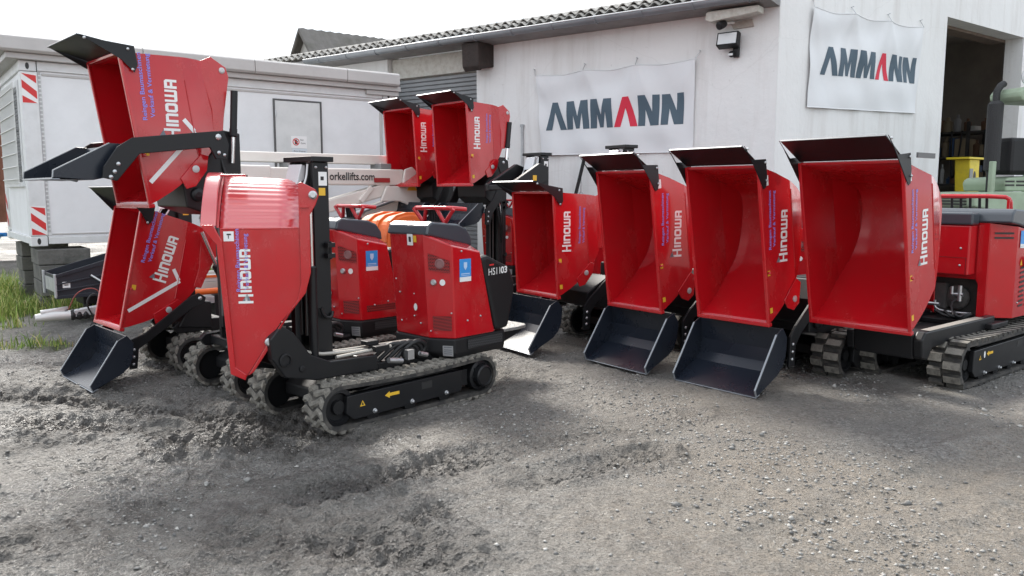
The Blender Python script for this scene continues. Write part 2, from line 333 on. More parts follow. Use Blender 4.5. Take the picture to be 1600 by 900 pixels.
def ground_fields(x, y):
    h = (fbm(x * .5, y * .5, 3) - .47) * .06 + (fbm(x * 2.3, y * 2.3, 20) - .47) * .03
    mud = np.zeros(x.shape)
    for i, (pl, w, d) in enumerate(RUTS):
        wob = (fbm(x * 1.7, y * 1.7, 60 + i) - .47) * .30
        r, s = seg_dist(x, y, pl); r = np.abs(r + wob)
        core = np.clip(1 - (r / w) ** 4, 0, 1); berm = np.exp(-((r - w * 1.25) / (w * .35)) ** 2)
        broken = np.clip(fbm(x * 1.3 + 5, y * 1.3, 80 + i) * 3.2 - .55, .12, 1)
        tread = (np.sin(s * 2 * math.pi / .085 + np.sign(np.sin(r * 40)) * 1.3) > 0.1) * .5 + .5 * (np.sin(s * 2 * math.pi / .085) * .5 + .5)
        h = h - core * d * broken * (.75 - .55 * tread) + berm * d * .55 * broken * (.4 + fbm(x * 9, y * 9, 100 + i))
        if d > .02: mud = np.maximum(mud, (core * .9 + berm * .6) * broken)
    clods = fbm(x * 14, y * 14, 41, 3)
    rough_ = np.clip((1.6 - x) / 2.5, .35, 1) * np.clip(fbm(x * 1.1, y * 1.1, 49) * 3 - .5, .35, 1.3)
    flakes = np.abs(fbm(x * 7, y * 9, 45, 3) - .44)
    h = h + mud * (clods - .4) * .115 + mud * (.05 - np.abs(fbm(x * 17, y * 13, 141, 2) - .37)) * .09 + (fbm(x * 10, y * 10, 43, 3) - .44) * .034 * rough_ + (.06 - flakes) * .10 * rough_ + (fbm(x * 24, y * 24, 47, 2) - .37) * .030 * rough_
    region = np.clip(fbm(x * .55 + 3, y * .55 + 8, 51) * 4.2 - 1.55, 0, 1) * np.clip((2.4 - x) / 3, 0, 1)
    mud = np.clip(mud + region * .38 * np.clip(clods * 3 - .9, 0, 1), 0, 1)
    dust = np.clip((x + 1.2) / 2.6, 0, 1) * np.clip(fbm(x * .8, y * .8, 55) * 3.4 - .85, 0, 1) * np.clip((7.5 - y) / 3, 0.25, 1)
    fade = np.clip((y - 22) / 10, 0, 1) + np.clip((np.abs(x) - 16) / 10, 0, 1); h = h * (1 - np.clip(fade, 0, 1))
    turf = np.zeros(x.shape)
    for cx, cy, rx, ry in GRASS: turf = np.maximum(turf, 1 - ((x - cx) / rx) ** 2 - ((y - cy) / ry) ** 2 + (fbm(x * 2.1, y * 2.1, 70) - .47) * 2.6)
    return h - .012, mud, dust, np.clip(turf * 1.8, 0, 1)
GRASS = [(-5.4, 14.2, 2.2, 2.0), (-7.0, 10.0, 1.9, 1.5), (-5.4, 11.6, 1.4, .8), (-4.1, 11.2, 1.6, 1.2), (-5.1, 8.1, .8, .22), (-8.6, 12.6, 2.4, 2.0)]
def axis(lo, hi, step, out):
    a = list(np.arange(lo, hi, step)); s = step; p = hi; r = []
    while p < out: r.append(p); s *= 1.18; p += s
    r.append(out); s = step; p = lo; l = []
    while p > -out: s *= 1.18; p -= s; l.append(max(p, -out))
    return np.array(l[::-1] + a + r)
def build_ground():
    xs = axis(-4.8, 4.6, .0165, 900.0); ys = axis(2.9, 7.4, .0165, 900.0)
    X, Y = np.meshgrid(xs, ys); h, mud, dust, turf = ground_fields(X, Y)
    co = np.stack([X, Y, h], -1).reshape(-1, 3); ny, nx = X.shape
    i = np.arange((ny - 1) * (nx - 1)); r = i // (nx - 1); c = i % (nx - 1); q = np.stack([r * nx + c, r * nx + c + 1, (r + 1) * nx + c + 1, (r + 1) * nx + c], -1)
    me = bpy.data.meshes.new('ground'); me.vertices.add(len(co)); me.vertices.foreach_set('co', co.ravel())
    me.loops.add(q.size); me.loops.foreach_set('vertex_index', q.ravel().astype(np.int32)); me.polygons.add(len(q)); me.polygons.foreach_set('loop_start', (np.arange(len(q)) * 4).astype(np.int32))
    me.update(); me.polygons.foreach_set('use_smooth', np.ones(len(q), bool))
    wet = np.clip((.6 - X) / 1.8, 0, 1) * np.clip((6.4 - Y) / 1.5, 0, 1) * np.clip(fbm(X * .9 + 11, Y * .9 + 4, 140) * 4.6 - 1.2, 0, 1)
    for nm, a in (('mud', mud), ('dust', dust), ('turf', turf), ('wet', wet)):
        at = me.attributes.new(nm, 'FLOAT', 'POINT'); at.data.foreach_set('value', a.ravel().astype(np.float32))
    m = bpy.data.materials.new('wet_gravel_yard'); m.use_nodes = True; n = m.node_tree; b = n.nodes['Principled BSDF']; K = n.links.new
    tc = n.nodes.new('ShaderNodeTexCoord')
    def attr(nm): a = n.nodes.new('ShaderNodeAttribute'); a.attribute_name = nm; return a.outputs['Fac']
    def noise(sc, det=6, ro=.65): z = n.nodes.new('ShaderNodeTexNoise'); z.inputs['Scale'].default_value = sc; z.inputs['Detail'].default_value = det; z.inputs['Roughness'].default_value = ro; K(tc.outputs['Object'], z.inputs['Vector']); return z.outputs['Fac']
    def ramp(src, *st):
        r = n.nodes.new('ShaderNodeValToRGB'); e = r.color_ramp.elements
        while len(e) < len(st): e.new(.5)
        for k, (p, col) in enumerate(st): e[k].position = p; e[k].color = (*(col if isinstance(col, tuple) else (col,) * 3), 1)
        K(src, r.inputs[0]); return r.outputs[0]
    def mix(f, A, B_, mode='MIX'):
        x = n.nodes.new('ShaderNodeMix'); x.data_type = 'RGBA'; x.blend_type = mode
        for s, v in ((x.inputs['Factor'], f), (x.inputs['A'], A), (x.inputs['B'], B_)):
            if isinstance(v, tuple): s.default_value = (*v, 1)
            elif isinstance(v, (int, float)): s.default_value = v
            else: K(v, s)
        return x.outputs['Result']
    base = ramp(noise(3.5, 8), (.30, (.160, .149, .133)), (.55, (.262, .247, .222)), (.75, (.36, .342, .312)))
    vo = n.nodes.new('ShaderNodeTexVoronoi'); vo.inputs['Scale'].default_value = 55; K(tc.outputs['Object'], vo.inputs['Vector'])
    sep = n.nodes.new('ShaderNodeSeparateColor'); K(vo.outputs['Color'], sep.inputs[0])
    stone = ramp(sep.outputs[0], (0, (.10, .097, .092)), (.5, (.20, .192, .18)), (1, (.38, .37, .35)))
    col = mix(ramp(noise(1.3, 5), (.42, .15), (.62, .75)), base, stone)
    col = mix(mix(1.0, attr('dust'), ramp(noise(9), (.3, .35), (.62, .9)), 'MULTIPLY'), col, ramp(noise(24, 6), (.3, (.25, .215, .172)), (.7, (.40, .35, .29))))
    col = mix(mix(1.0, attr('mud'), ramp(noise(7), (.25, .55), (.6, .97)), 'MULTIPLY'), col, ramp(noise(18), (.3, (.034, .030, .027)), (.7, (.115, .103, .090))))
    col = mix(mix(1.0, attr('turf'), .8, 'MULTIPLY') if False else attr('turf'), col, ramp(noise(12), (.3, (.055, .085, .022)), (.7, (.15, .165, .06))))
    col = mix(ramp(noise(70, 5, .8), (.34, .5), (.48, 0.0)), col, (.05, .046, .042))
    col = mix(ramp(noise(95, 3, .6), (.60, 0.0), (.68, .55)), col, (.36, .35, .33))
    K(col, b.inputs['Base Color'])
    ro = ramp(noise(1.1, 4), (.36, .42), (.62, .85)); K(mix(attr('wet'), ro, (.24, .24, .24)), b.inputs['Roughness'])
    b.inputs['Specular IOR Level'].default_value = .6
    bp = n.nodes.new('ShaderNodeBump'); bp.inputs['Strength'].default_value = 1.0; bp.inputs['Distance'].default_value = .05
    b2 = n.nodes.new('ShaderNodeBump'); b2.inputs['Strength'].default_value = .8; b2.inputs['Distance'].default_value = .02
    K(noise(42, 8, .75), bp.inputs['Height']); K(vo.outputs['Distance'], b2.inputs['Height']); K(bp.outputs[0], b2.inputs['Normal']); K(b2.outputs[0], b.inputs['Normal'])
    me.materials.append(m); o = link('ground', me); tag(o, 'wet grey gravel yard churned by tyre tracks', None, None, 'structure')
build_ground()
def stones():
    """loose stones lying on the yard: one object, tens of thousands of small faceted pieces"""
    n = 105000; x = rng.uniform(-5.6, 5.6, n); y = 2.7 + 8.0 * rng.random(n) ** 1.7; k_ = np.abs(x) < .9 * y; x, y = x[k_], y[k_]; n = len(x)
    dens = fbm(x * 1.1 + 2, y * 1.1, 130) * .7 + fbm(x * 3.7, y * 3.7, 133) * .3 + np.where(x > .5, .015, -.02); keep = rng.random(n) < np.clip((dens - .45) * 6.5, .06, 1); x, y = x[keep], y[keep]; n = len(x)
    h, mud, dust, turf = ground_fields(x, y); s = .003 + .012 * rng.random(n) ** 3.6 + (rng.random(n) < .006) * .014
    s = np.where(mud > .4, s * .6, s)
    oc = np.array([(1, 0, 0), (0, 1, 0), (-1, 0, 0), (0, -1, 0), (0, 0, 1), (0, 0, -1)], float); fc = np.array([(0, 1, 4), (1, 2, 4), (2, 3, 4), (3, 0, 4), (1, 0, 5), (2, 1, 5), (3, 2, 5), (0, 3, 5)])
    v = oc[None] * rng.uniform(.6, 1.35, (n, 6, 3)) + rng.normal(0, .16, (n, 6, 3)); v[:, :, 2] *= .62
    a = rng.uniform(0, 6.283, n); ca, sa = np.cos(a)[:, None], np.sin(a)[:, None]; vx = v[:, :, 0] * ca - v[:, :, 1] * sa; vy = v[:, :, 0] * sa + v[:, :, 1] * ca
    co = np.stack([vx * s[:, None] + x[:, None], vy * s[:, None] + y[:, None], v[:, :, 2] * s[:, None] + (h + s * .25)[:, None]], -1).reshape(-1, 3)
    f = (fc[None] + (np.arange(n) * 6)[:, None, None]).reshape(-1, 3)
    me = bpy.data.meshes.new('gravel'); me.vertices.add(len(co)); me.vertices.foreach_set('co', co.ravel()); me.loops.add(f.size); me.loops.foreach_set('vertex_index', f.ravel().astype(np.int32))
    me.polygons.add(len(f)); me.polygons.foreach_set('loop_start', (np.arange(len(f)) * 3).astype(np.int32)); me.update()
    shade = np.repeat(np.where(rng.random(n) < .035, .9, .12 + rng.random(n) ** 1.3 * .6), 6).astype(np.float32); at = me.attributes.new('tone', 'FLOAT', 'POINT'); at.data.foreach_set('value', shade)
    m = bpy.data.materials.new('loose_stone'); m.use_nodes = True; nt = m.node_tree; b = nt.nodes['Principled BSDF']; b.inputs['Roughness'].default_value = .7
    a = nt.nodes.new('ShaderNodeAttribute'); a.attribute_name = 'tone'; r = nt.nodes.new('ShaderNodeValToRGB'); e = r.color_ramp.elements; e[0].color = (.075, .075, .075, 1); e[1].color = (.52, .505, .47, 1)
    nt.links.new(a.outputs['Fac'], r.inputs[0]); nt.links.new(r.outputs[0], b.inputs['Base Color']); me.materials.append(m)
    tag(link('gravel', me), 'loose grey stones scattered over the yard', 'gravel', None, 'stuff')
stones()
def grass():
    P = []
    for (cx, cy, rx, ry), n in zip(GRASS, (7000, 17000, 4500, 8000, 500, 8000)):
        a = rng.uniform(0, 6.283, n); r = np.sqrt(rng.random(n)) * 1.15; P.append(np.stack([cx + rx * r * np.cos(a), cy + ry * r * np.sin(a)], -1))
    p = np.concatenate(P); h, mud, dust, turf = ground_fields(p[:, 0], p[:, 1]); k = rng.random(len(p)) < turf * 1.1; p = p[k]; h = h[k]; t = turf[k]; n = len(p)
    ln = (.06 + .22 * rng.random(n) ** 1.6) * (.45 + .75 * t) * np.where(p[:, 1] < 9, .45, 1.0) * (.5 + fbm(p[:, 0] * 2, p[:, 1] * 2, 88) * 1.1); w = .004 + .004 * rng.random(n); a = rng.uniform(0, 6.283, n); b_ = rng.uniform(0, 6.283, n); ben = ln * rng.uniform(.15, .75, n)
    z = np.zeros(n); base = np.stack([p[:, 0], p[:, 1], h], -1); sd_ = np.stack([np.cos(a) * w, np.sin(a) * w, z], -1); bd = np.stack([np.cos(b_) * ben, np.sin(b_) * ben, z], -1); up = np.stack([z, z, ln], -1)
    co = np.stack([base - sd_, base + sd_, base + up * .6 + bd * .35 + sd_ * .7, base + up * .6 + bd * .35 - sd_ * .7, base + up * .95 + bd], 1).reshape(-1, 3); o = np.arange(n) * 5
    F = [tuple(q) for q in np.stack([o, o + 1, o + 2, o + 3], -1).tolist()] + [tuple(q) for q in np.stack([o + 3, o + 2, o + 4], -1).tolist()]
    me = bpy.data.meshes.new('grass'); me.from_pydata(co.tolist(), [], F); at = me.attributes.new('tone', 'FLOAT', 'POINT'); at.data.foreach_set('value', np.repeat(rng.random(n), 5).astype(np.float32))
    m = bpy.data.materials.new('grass_blade'); m.use_nodes = True; nt = m.node_tree; b = nt.nodes['Principled BSDF']; b.inputs['Roughness'].default_value = .6
    a = nt.nodes.new('ShaderNodeAttribute'); a.attribute_name = 'tone'; r = nt.nodes.new('ShaderNodeValToRGB'); e = r.color_ramp.elements; e[0].color = (.09, .17, .03, 1); e[1].color = (.52, .46, .20, 1); e.new(.6).color = (.27, .36, .07, 1)
    nt.links.new(a.outputs['Fac'], r.inputs[0]); nt.links.new(r.outputs[0], b.inputs['Base Color']); me.materials.append(m)
    tag(link('grass', me), 'tufts of long green and yellowish grass around the concrete blocks', 'grass', None, 'stuff')
grass()

# ------------------------------------------------------------------ the workshop building
KC = Vector((3.56, 11.0, 0)); D1 = Vector((-.806, .592, 0)).normalized(); D2 = Vector((.8, .6, 0)).normalized()
N1 = Vector((-D1.y, D1.x, 0)); N1 = N1 if N1.y < 0 else -N1       # outward normals (towards the yard)
N2 = Vector((-D2.y, D2.x, 0)); N2 = N2 if N2.y < 0 else -N2
Z = Vector((0, 0, 1))
A1 = math.atan2(D1.y, D1.x); A2 = math.atan2(D2.y, D2.x)
bld = empty('workshop_building', KC, 0.0); tag(bld, 'white plastered workshop with corrugated roof, grey gutter and open doorway', 'building')
def wframe(D, N, off=0.0):
    """matrix with x along the wall, y out of it, z up, origin at the corner"""
    y = N; M = Matrix(((D.x, y.x, 0, 0), (D.y, y.y, 0, 0), (0, 0, 1, 0), (0, 0, 0, 1))); return M
F1 = wframe(D1, N1); F2 = wframe(D2, N2)
def wpart(name, build, mats, M, parent=None, bevel=0.0):
    mb = MB(); build(mb); me = mb.mesh(name, mats); me.transform(M)
    bm = bmesh.new(); bm.from_mesh(me); bmesh.ops.recalc_face_normals(bm, faces=bm.faces); bm.to_mesh(me); bm.free()
    return link(name, me, parent or bld, bevel)
def wall_a(mb):
    mb.box(0, 5.17, -.30, 0, -.2, 4.30)
    mb.box(7.30, 14, -.30, 0, -.2, 4.30)
wpart('wall', wall_a, PLAST, F1)
TOPZ = lambda s: 4.42 + s * .14
def wall_b(mb):
    mb.prism([(0.004, -.2), (4.62, -.2), (4.62, TOPZ(4.62) + 1.6), (.004, TOPZ(0) + .9)], -.32, 0.004, 'y')
    mb.prism([(4.62, 4.45), (7.66, 4.45), (7.66, TOPZ(7.66) + 2.2), (4.62, TOPZ(4.62) + 1.6)], -.32, 0.004, 'y')
    mb.prism([(7.66, -.2), (13, -.2), (13, 8.3), (7.66, TOPZ(7.66) + 2.2)], -.32, 0.004, 'y')
wpart('wall', wall_b, PLAST, F2)
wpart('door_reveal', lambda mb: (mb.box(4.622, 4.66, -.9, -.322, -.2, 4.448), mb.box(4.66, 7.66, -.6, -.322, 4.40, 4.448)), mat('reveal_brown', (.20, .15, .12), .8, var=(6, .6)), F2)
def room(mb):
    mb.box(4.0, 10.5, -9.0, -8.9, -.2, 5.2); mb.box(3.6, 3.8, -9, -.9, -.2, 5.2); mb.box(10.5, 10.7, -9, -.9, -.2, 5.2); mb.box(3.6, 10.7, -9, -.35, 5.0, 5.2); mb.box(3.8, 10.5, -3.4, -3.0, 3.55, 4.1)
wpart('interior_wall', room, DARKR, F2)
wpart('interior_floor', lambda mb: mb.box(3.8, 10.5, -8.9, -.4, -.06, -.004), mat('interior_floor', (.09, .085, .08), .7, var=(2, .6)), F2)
wpart('lintel_beam', lambda mb: mb.box(5.18, 7.28, -.28, -.10, 3.64, 4.00), WOODW, F1, bevel=.01)
def shutter(mb):
    z = 3.63
    while z > 0: mb.prism([(-.22, z), (-.19, z - .012), (-.19, z - .062), (-.22, z - .074)], 5.18, 7.28, 'x'); z -= .075
sh = empty('roller_shutter', KC); sh.parent = bld; sh.location = (0, 0, 0)
for k in range(48):
    z = 3.63 - k * .075
    key = 'slat'
    if key not in CACHE:
        mb = MB(); mb.prism([(-.22, 0), (-.19, -.012), (-.19, -.062), (-.22, -.074)], 5.18, 7.28, 'x'); me = mb.mesh('slat', SHUT); me.transform(F1); CACHE[key] = [me]
    link('slat', CACHE[key][0], sh, loc=(0, 0, z))
wpart('shutter_guide', lambda mb: mb.box(5.172, 5.24, -.19, -.12, 0, 3.63), SHUT, F1)
# roof: corrugated sheet, its wavy eave edge shown above the gutter
def roof(mb):
    per = .177; n = int(15.2 / per) * 8; rows = [(-.42, 4.18), (.7, 4.46), (2.6, 4.93), (5.2, 5.58)]; vs = []; fs = []
    for (d, z) in rows:
        for side in (0, 1):
            for i in range(n + 1): x = -.05 + i * per / 8; vs.append((x, -d, z + .026 * math.sin(2 * math.pi * x / per) - side * .014))
    w = n + 1
    for r in range(len(rows) - 1):
        for i in range(n):
            a = r * 2 * w; b = (r + 1) * 2 * w
            fs.append((a + i, a + i + 1, b + i + 1, b + i)); fs.append((a + w + i, b + w + i, b + w + i + 1, a + w + i + 1))
    for i in range(n): fs.append((i, w + i, w + i + 1, i + 1))
    mb.add(vs, fs)
    for c in range(9):   # overlapping second sheets give the layered edge
        x0 = c * 1.6
wpart('roof_sheet', roof, ETER, F1)
def roof2(mb):
    per = .177; n = int(15.0 / per) * 8; vs = []; fs = []; w = n + 1
    for d, z in ((-.36, 4.245), (1.2, 4.63)):
        for side in (0, 1):
            for i in range(n + 1): x = .02 + i * per / 8; vs.append((x, -d, z + .026 * math.sin(2 * math.pi * x / per) - side * .014))
    for i in range(n):
        fs += [(i, i + 1, 2 * w + i + 1, 2 * w + i), (w + i, 3 * w + i, 3 * w + i + 1, w + i + 1), (i, w + i, w + i + 1, i + 1)]
    mb.add(vs, fs)
wpart('roof_sheet', roof2, ETER, F1)
wpart('soffit', lambda mb: mb.add([(-.0, .40, 4.02), (14, .40, 4.02), (14, -.02, 4.0), (0, -.02, 4.0), (-.0, .40, 4.10), (14, .40, 4.10), (14, -.02, 4.20), (0, -.02, 4.20)], [(0, 1, 2, 3), (4, 7, 6, 5), (0, 4, 5, 1), (3, 2, 6, 7), (0, 3, 7, 4), (1, 5, 6, 2)]), TARP, F1)
gut = wpart('gutter', lambda mb: None or mb.add(
    [(x, .47 + .075 * math.cos(a), 4.085 + .075 * math.sin(a)) for x in (-.02, 9.05) for a in [math.pi + k * math.pi / 12 for k in range(13)]] + [(x, .47 + .068 * math.cos(a), 4.087 + .068 * math.sin(a)) for x in (-.02, 9.05) for a in [math.pi + k * math.pi / 12 for k in range(13)]],
    [(k, k + 1, 13 + k + 1, 13 + k) for k in range(12)] + [(26 + k, 39 + k, 39 + k + 1, 26 + k + 1) for k in range(12)] + [(0, 13, 39, 26), (12, 38, 51, 25)], True), ZINC, F1)
wpart('gutter_bead', lambda mb: mb.tube([(-.02, .548, 4.09), (9.05, .548, 4.09)], .011, 8), EDGE, F1, gut)
for k in range(12):
    x = .25 + k * .76
    wpart('gutter_bracket', lambda mb: mb.tube([(x, .47 + .081 * math.cos(a), 4.085 + .081 * math.sin(a)) for a in [math.pi * 1.0 + q * math.pi / 8 for q in range(9)]], .010, 6), ZINC, F1, gut)
    wpart('gutter_hanger', lambda mb: mb.box(x - .012, x + .012, .37, .545, 4.10, 4.115), EDGE, F1, gut)
wpart('beam_end', lambda mb: mb.prism([(-.02, 3.64), (-.02, 4.02), (.42, 4.0), (.40, 3.62), (.33, 3.545), (.30, 3.60)], 4.80, 5.16, 'x'), WOODD, F1, bevel=.02)
wb = wpart('painted_beam_end', lambda mb: mb.prism([(.17, 3.90), (.17, 3.985), (.86, 3.985), (.90, 3.97), (.91, 3.88), (.84, 3.845)], .12, .33, 'y'), WOODW, F1, bevel=.012)
wpart('mortar_patch', lambda mb: mb.prism([(.34, 3.78), (.62, 3.77), (.66, 3.86), (.36, 3.88)], .001, .03, 'y'), mat('mortar', (.42, .38, .34), .9, bump=(20, .8)), F1)
# things fixed on the wall
def wthing(name, F, s, off, z, label, cat, group=None):
    o = empty(name, (0, 0, 0)); o.matrix_world = Matrix.Translation(KC) @ F @ Matrix.Translation((s, off, z)); tag(o, label, cat, group); return o
KC0 = KC
fl = wthing('floodlight', F1, .64, .0, 3.60, 'black floodlight with motion sensor on the white wall', 'lamp')
part('lamp_housing', None, lambda mb: mb.prism([(.10, -.10), (.22, -.06), (.17, .12), (.07, .10)], -.15, .15, 'x'), PLA, fl, .008)
part('lamp_glass', None, lambda mb: mb.add([(-.13, .213, -.045), (.13, .213, -.045), (.13, .176, .10), (-.13, .176, .10)], [(0, 1, 2, 3)]), LENS, fl).location = (0, .0035, 0)
part('wall_bracket', None, lambda mb: (mb.box(-.115, -.035, .0, .07, -.21, -.05), mb.box(-.10, -.05, .06, .13, -.08, -.03)), PLA, fl, .01)
part('motion_sensor', None, lambda mb: (mb.ring((-.03, .09, -.17), (0, 1, 0), [(.035, -.03), (.045, 0), (.035, .03), (0, .045)], 14)), PLA, fl)
part('sensor_window', None, lambda mb: mb.box(-.06, .0, .12, .138, -.195, -.165), LENS, fl)
cm = wthing('wall_camera', F1, .70, .26, 3.80, 'small black camera hanging under the white beam end', 'camera')
part('camera_body', None, lambda mb: mb.ring((0, 0, 0), (.3, .9, -.4), [(.045, -.07), (.055, -.04), (.055, .05), (.035, .06)], 14), PLA, cm)
part('camera_mount', None, lambda mb: mb.tube([(0, -.05, .02), (-.05, -.2, .06), (-.12, -.29, .05)], .02, 8), WHT, cm)

AM = {'A': ([[(0, 0), (.36, 1), (.60, 1), (.44, .55), (.27, 0)], [(.60, 1), (.95, 0), (.66, 0), (.44, .72), (.53, 1)]], .97),
      'M': ([[(0, 0), (.04, 1), (.36, 1), (.27, 0)], [(.36, 1), (.30, .55), (.41, .02), (.57, .02), (.50, .45)], [(.57, .02), (.50, .45), (.64, 1), (.96, 1), (.69, .55)], [(.96, 1), (1.0, 0), (.73, 0), (.69, .62)]], 1.05),
      'N': ([[(0, 0), (.0, 1), (.30, 1), (.28, 0)], [(.30, 1), (.28, .55), (.50, 0), (.84, 0), (.56, .45)], [(.84, 0), (.84, 1), (.58, 1), (.56, .42)]], .92)}
def banner(name, F, quad, label, letters, lh, tlx, ropes):
    """quad: (s,z) corners tl, tr, br, bl; cloth grid with folds; lettering cut out finely so that it follows the folds"""
    (ax, az), (bx, bz), (cx, cz), (dx, dz) = quad
    def at(u, v, off=0.0):
        s = (ax * (1 - u) + bx * u) * (1 - v) + (dx * (1 - u) + cx * u) * v; z = (az * (1 - u) + bz * u) * (1 - v) + (dz * (1 - u) + cz * u) * v
        z -= .03 * math.sin(u * 3 * math.pi) ** 2 * (1 - v) ** 3
        fold = .018 * math.sin(9 * u + 3.0 * v + 2 * math.sin(4 * v)) * math.sin(math.pi * min(1, v * 1.2)) + .012 * math.sin(23 * u - 7 * v)
        fold += .034 * sum(math.exp(-((abs(u - c) - .22 * v) / .035) ** 2) * math.exp(-v * 3.2) for c in (0, .33, .66, 1)) + .008 * math.sin(14 * v + 5 * u)
        return (s, .035 + fold + off, z)
    root = wthing(name, F, 0, 0, 0, label, 'banner')
    nu, nv = 90, 46
    def cloth(mb): mb.add([at(i / nu, j / nv) for j in range(nv + 1) for i in range(nu + 1)], [(j * (nu + 1) + i, j * (nu + 1) + i + 1, (j + 1) * (nu + 1) + i + 1, (j + 1) * (nu + 1) + i) for j in range(nv) for i in range(nu)], True)
    part('cloth', None, cloth, CLOTH, root)
    part('hem', None, lambda mb: [mb.tube([at(u0 / 40, v, .002) for u0 in range(41)], .006, 5) for v in (.004, .996)], CLOTH, root)
    total = sum(AM[c][1] for c in 'AMMANN') - .08; x = 0
    (u0, v0), (u1, v1) = tlx, lh                        # lettering runs from u0 to u1 between v0 (top) and v1 (bottom)
    for k, ch in enumerate('AMMANN'):
        bm = bmesh.new()
        for p in AM[ch][0]: bm.faces.new([bm.verts.new((q[0], q[1], 0)) for q in p])
        bmesh.ops.triangulate(bm, faces=bm.faces); bmesh.ops.subdivide_edges(bm, edges=bm.edges, cuts=5, use_grid_fill=True); bmesh.ops.triangulate(bm, faces=bm.faces)
        for v in bm.verts:
            u = u0 + (u1 - u0) * (x + v.co.x) / total; vv = v1 + (v0 - v1) * v.co.y; v.co = at(u, vv, .004)
        me = bpy.data.meshes.new('letter'); bm.to_mesh(me); bm.free(); me.materials.append(BRED if k == 3 else BGREY); link('letter', me, root); x += AM[ch][1]
    for u in (0, .33, .66, 1):
        p = at(u, .0); part('tie', None, lambda mb: (mb.tube([p, (p[0] + (.05 if u == 0 else -.06 if u == 1 else 0), .012, p[2] + .10)], .005, 5), mb.tube([(p[0] + (.05 if u == 0 else -.06 if u == 1 else 0), .0, p[2] + .10), (p[0] + (.05 if u == 0 else -.06 if u == 1 else 0), .05, p[2] + .11)], .006, 5)), STL, root)
banner('wall_banner', F1, ((3.90, 3.42), (1.16, 3.43), (1.17, 2.12), (3.79, 2.14)), 'white banner lettered AMMANN hung below the gutter, left of the building corner', None, (.94, .69), (.045, .345), None)
banner('wall_banner', F2, ((.69, 4.08), (3.76, 4.17), (3.68, 2.81), (.66, 2.72)), 'white banner lettered AMMANN beside the open doorway, right of the building corner', None, (.965, .655), (.095, .36), None)

# inside the doorway: shelf with clutter, and the yellow hydraulic breaker
shf = wthing('workshop_shelf', F2, 9.9, -.4, 0, 'dark shelf rack full of tools inside the open doorway', 'shelf')   # stands along the side wall inside
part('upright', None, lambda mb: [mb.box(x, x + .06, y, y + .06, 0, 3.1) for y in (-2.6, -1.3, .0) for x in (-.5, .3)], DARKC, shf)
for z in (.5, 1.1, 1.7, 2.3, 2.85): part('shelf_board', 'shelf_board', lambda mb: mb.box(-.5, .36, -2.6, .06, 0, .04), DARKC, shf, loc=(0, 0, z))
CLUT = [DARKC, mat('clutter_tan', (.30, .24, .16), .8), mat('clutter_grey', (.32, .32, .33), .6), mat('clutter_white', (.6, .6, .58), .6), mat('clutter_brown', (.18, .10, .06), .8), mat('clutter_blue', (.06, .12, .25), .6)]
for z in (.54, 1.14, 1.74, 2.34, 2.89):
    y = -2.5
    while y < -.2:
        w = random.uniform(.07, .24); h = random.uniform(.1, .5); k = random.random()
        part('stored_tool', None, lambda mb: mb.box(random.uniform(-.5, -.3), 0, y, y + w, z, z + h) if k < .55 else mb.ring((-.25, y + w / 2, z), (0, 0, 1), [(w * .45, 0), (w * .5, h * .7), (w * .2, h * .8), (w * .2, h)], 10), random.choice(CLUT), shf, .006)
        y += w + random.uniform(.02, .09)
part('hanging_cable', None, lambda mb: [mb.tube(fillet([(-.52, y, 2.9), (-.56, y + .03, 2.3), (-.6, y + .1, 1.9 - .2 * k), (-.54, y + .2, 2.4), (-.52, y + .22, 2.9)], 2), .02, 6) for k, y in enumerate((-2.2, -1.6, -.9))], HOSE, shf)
brk = wthing('hydraulic_breaker', F2, 5.72, -.05, .10, 'yellow hydraulic breaker with oval slot standing in the doorway', 'breaker')
part('housing', None, lambda mb: (mb.prism([(-.19, 2.02), (.20, 2.02), (.20, 1.78), (.24, 1.60), (.24, 1.42), (.13, 1.30), (.11, 1.05), (-.08, 1.05), (-.13, 1.5)], -.10, .16, 'y')), YELP, brk, .015)
part('top_plate', None, lambda mb: mb.box(-.30, .28, -.2, .2, 2.023, 2.06), YELP, brk, .006)
part('slot', None, lambda mb: mb.prism([(.02 + .045 * math.cos(a), 1.72 + .10 * math.sin(a)) for a in [k * math.pi / 8 for k in range(16)]], .15, .164, 'y'), INK, brk)
part('window_plate', None, lambda mb: mb.box(-.17, -.05, .155, .166, 1.66, 1.86), mat('dull_plate', (.25, .26, .25), .5), brk)
part('red_mark', None, lambda mb: (put_poly(mb, [(-.02, 0), (.07, 0), (.02, .05), (.08, .1), (0, .1)], (-.06, .160, 1.50), (1, 0, 0), (0, 0, 1), (0, 1, 0), .006)), REDS, brk)
def brk_txt(mb):
    put_text(mb, 'BR 33', (-.13, .160, 1.22), (-.15, 0, 1), (1, 0, .15), (0, 1, 0), .20, .05, .02, .006)
part('lettering', None, brk_txt, INK, brk)
part('chisel', None, lambda mb: mb.ring((-.02, 0, 0), (0, 0, 1), [(.02, -.1), (.05, .2), (.05, 1.06)], 12), mat('dark_steel', (.08, .08, .08), .4, .8), brk)
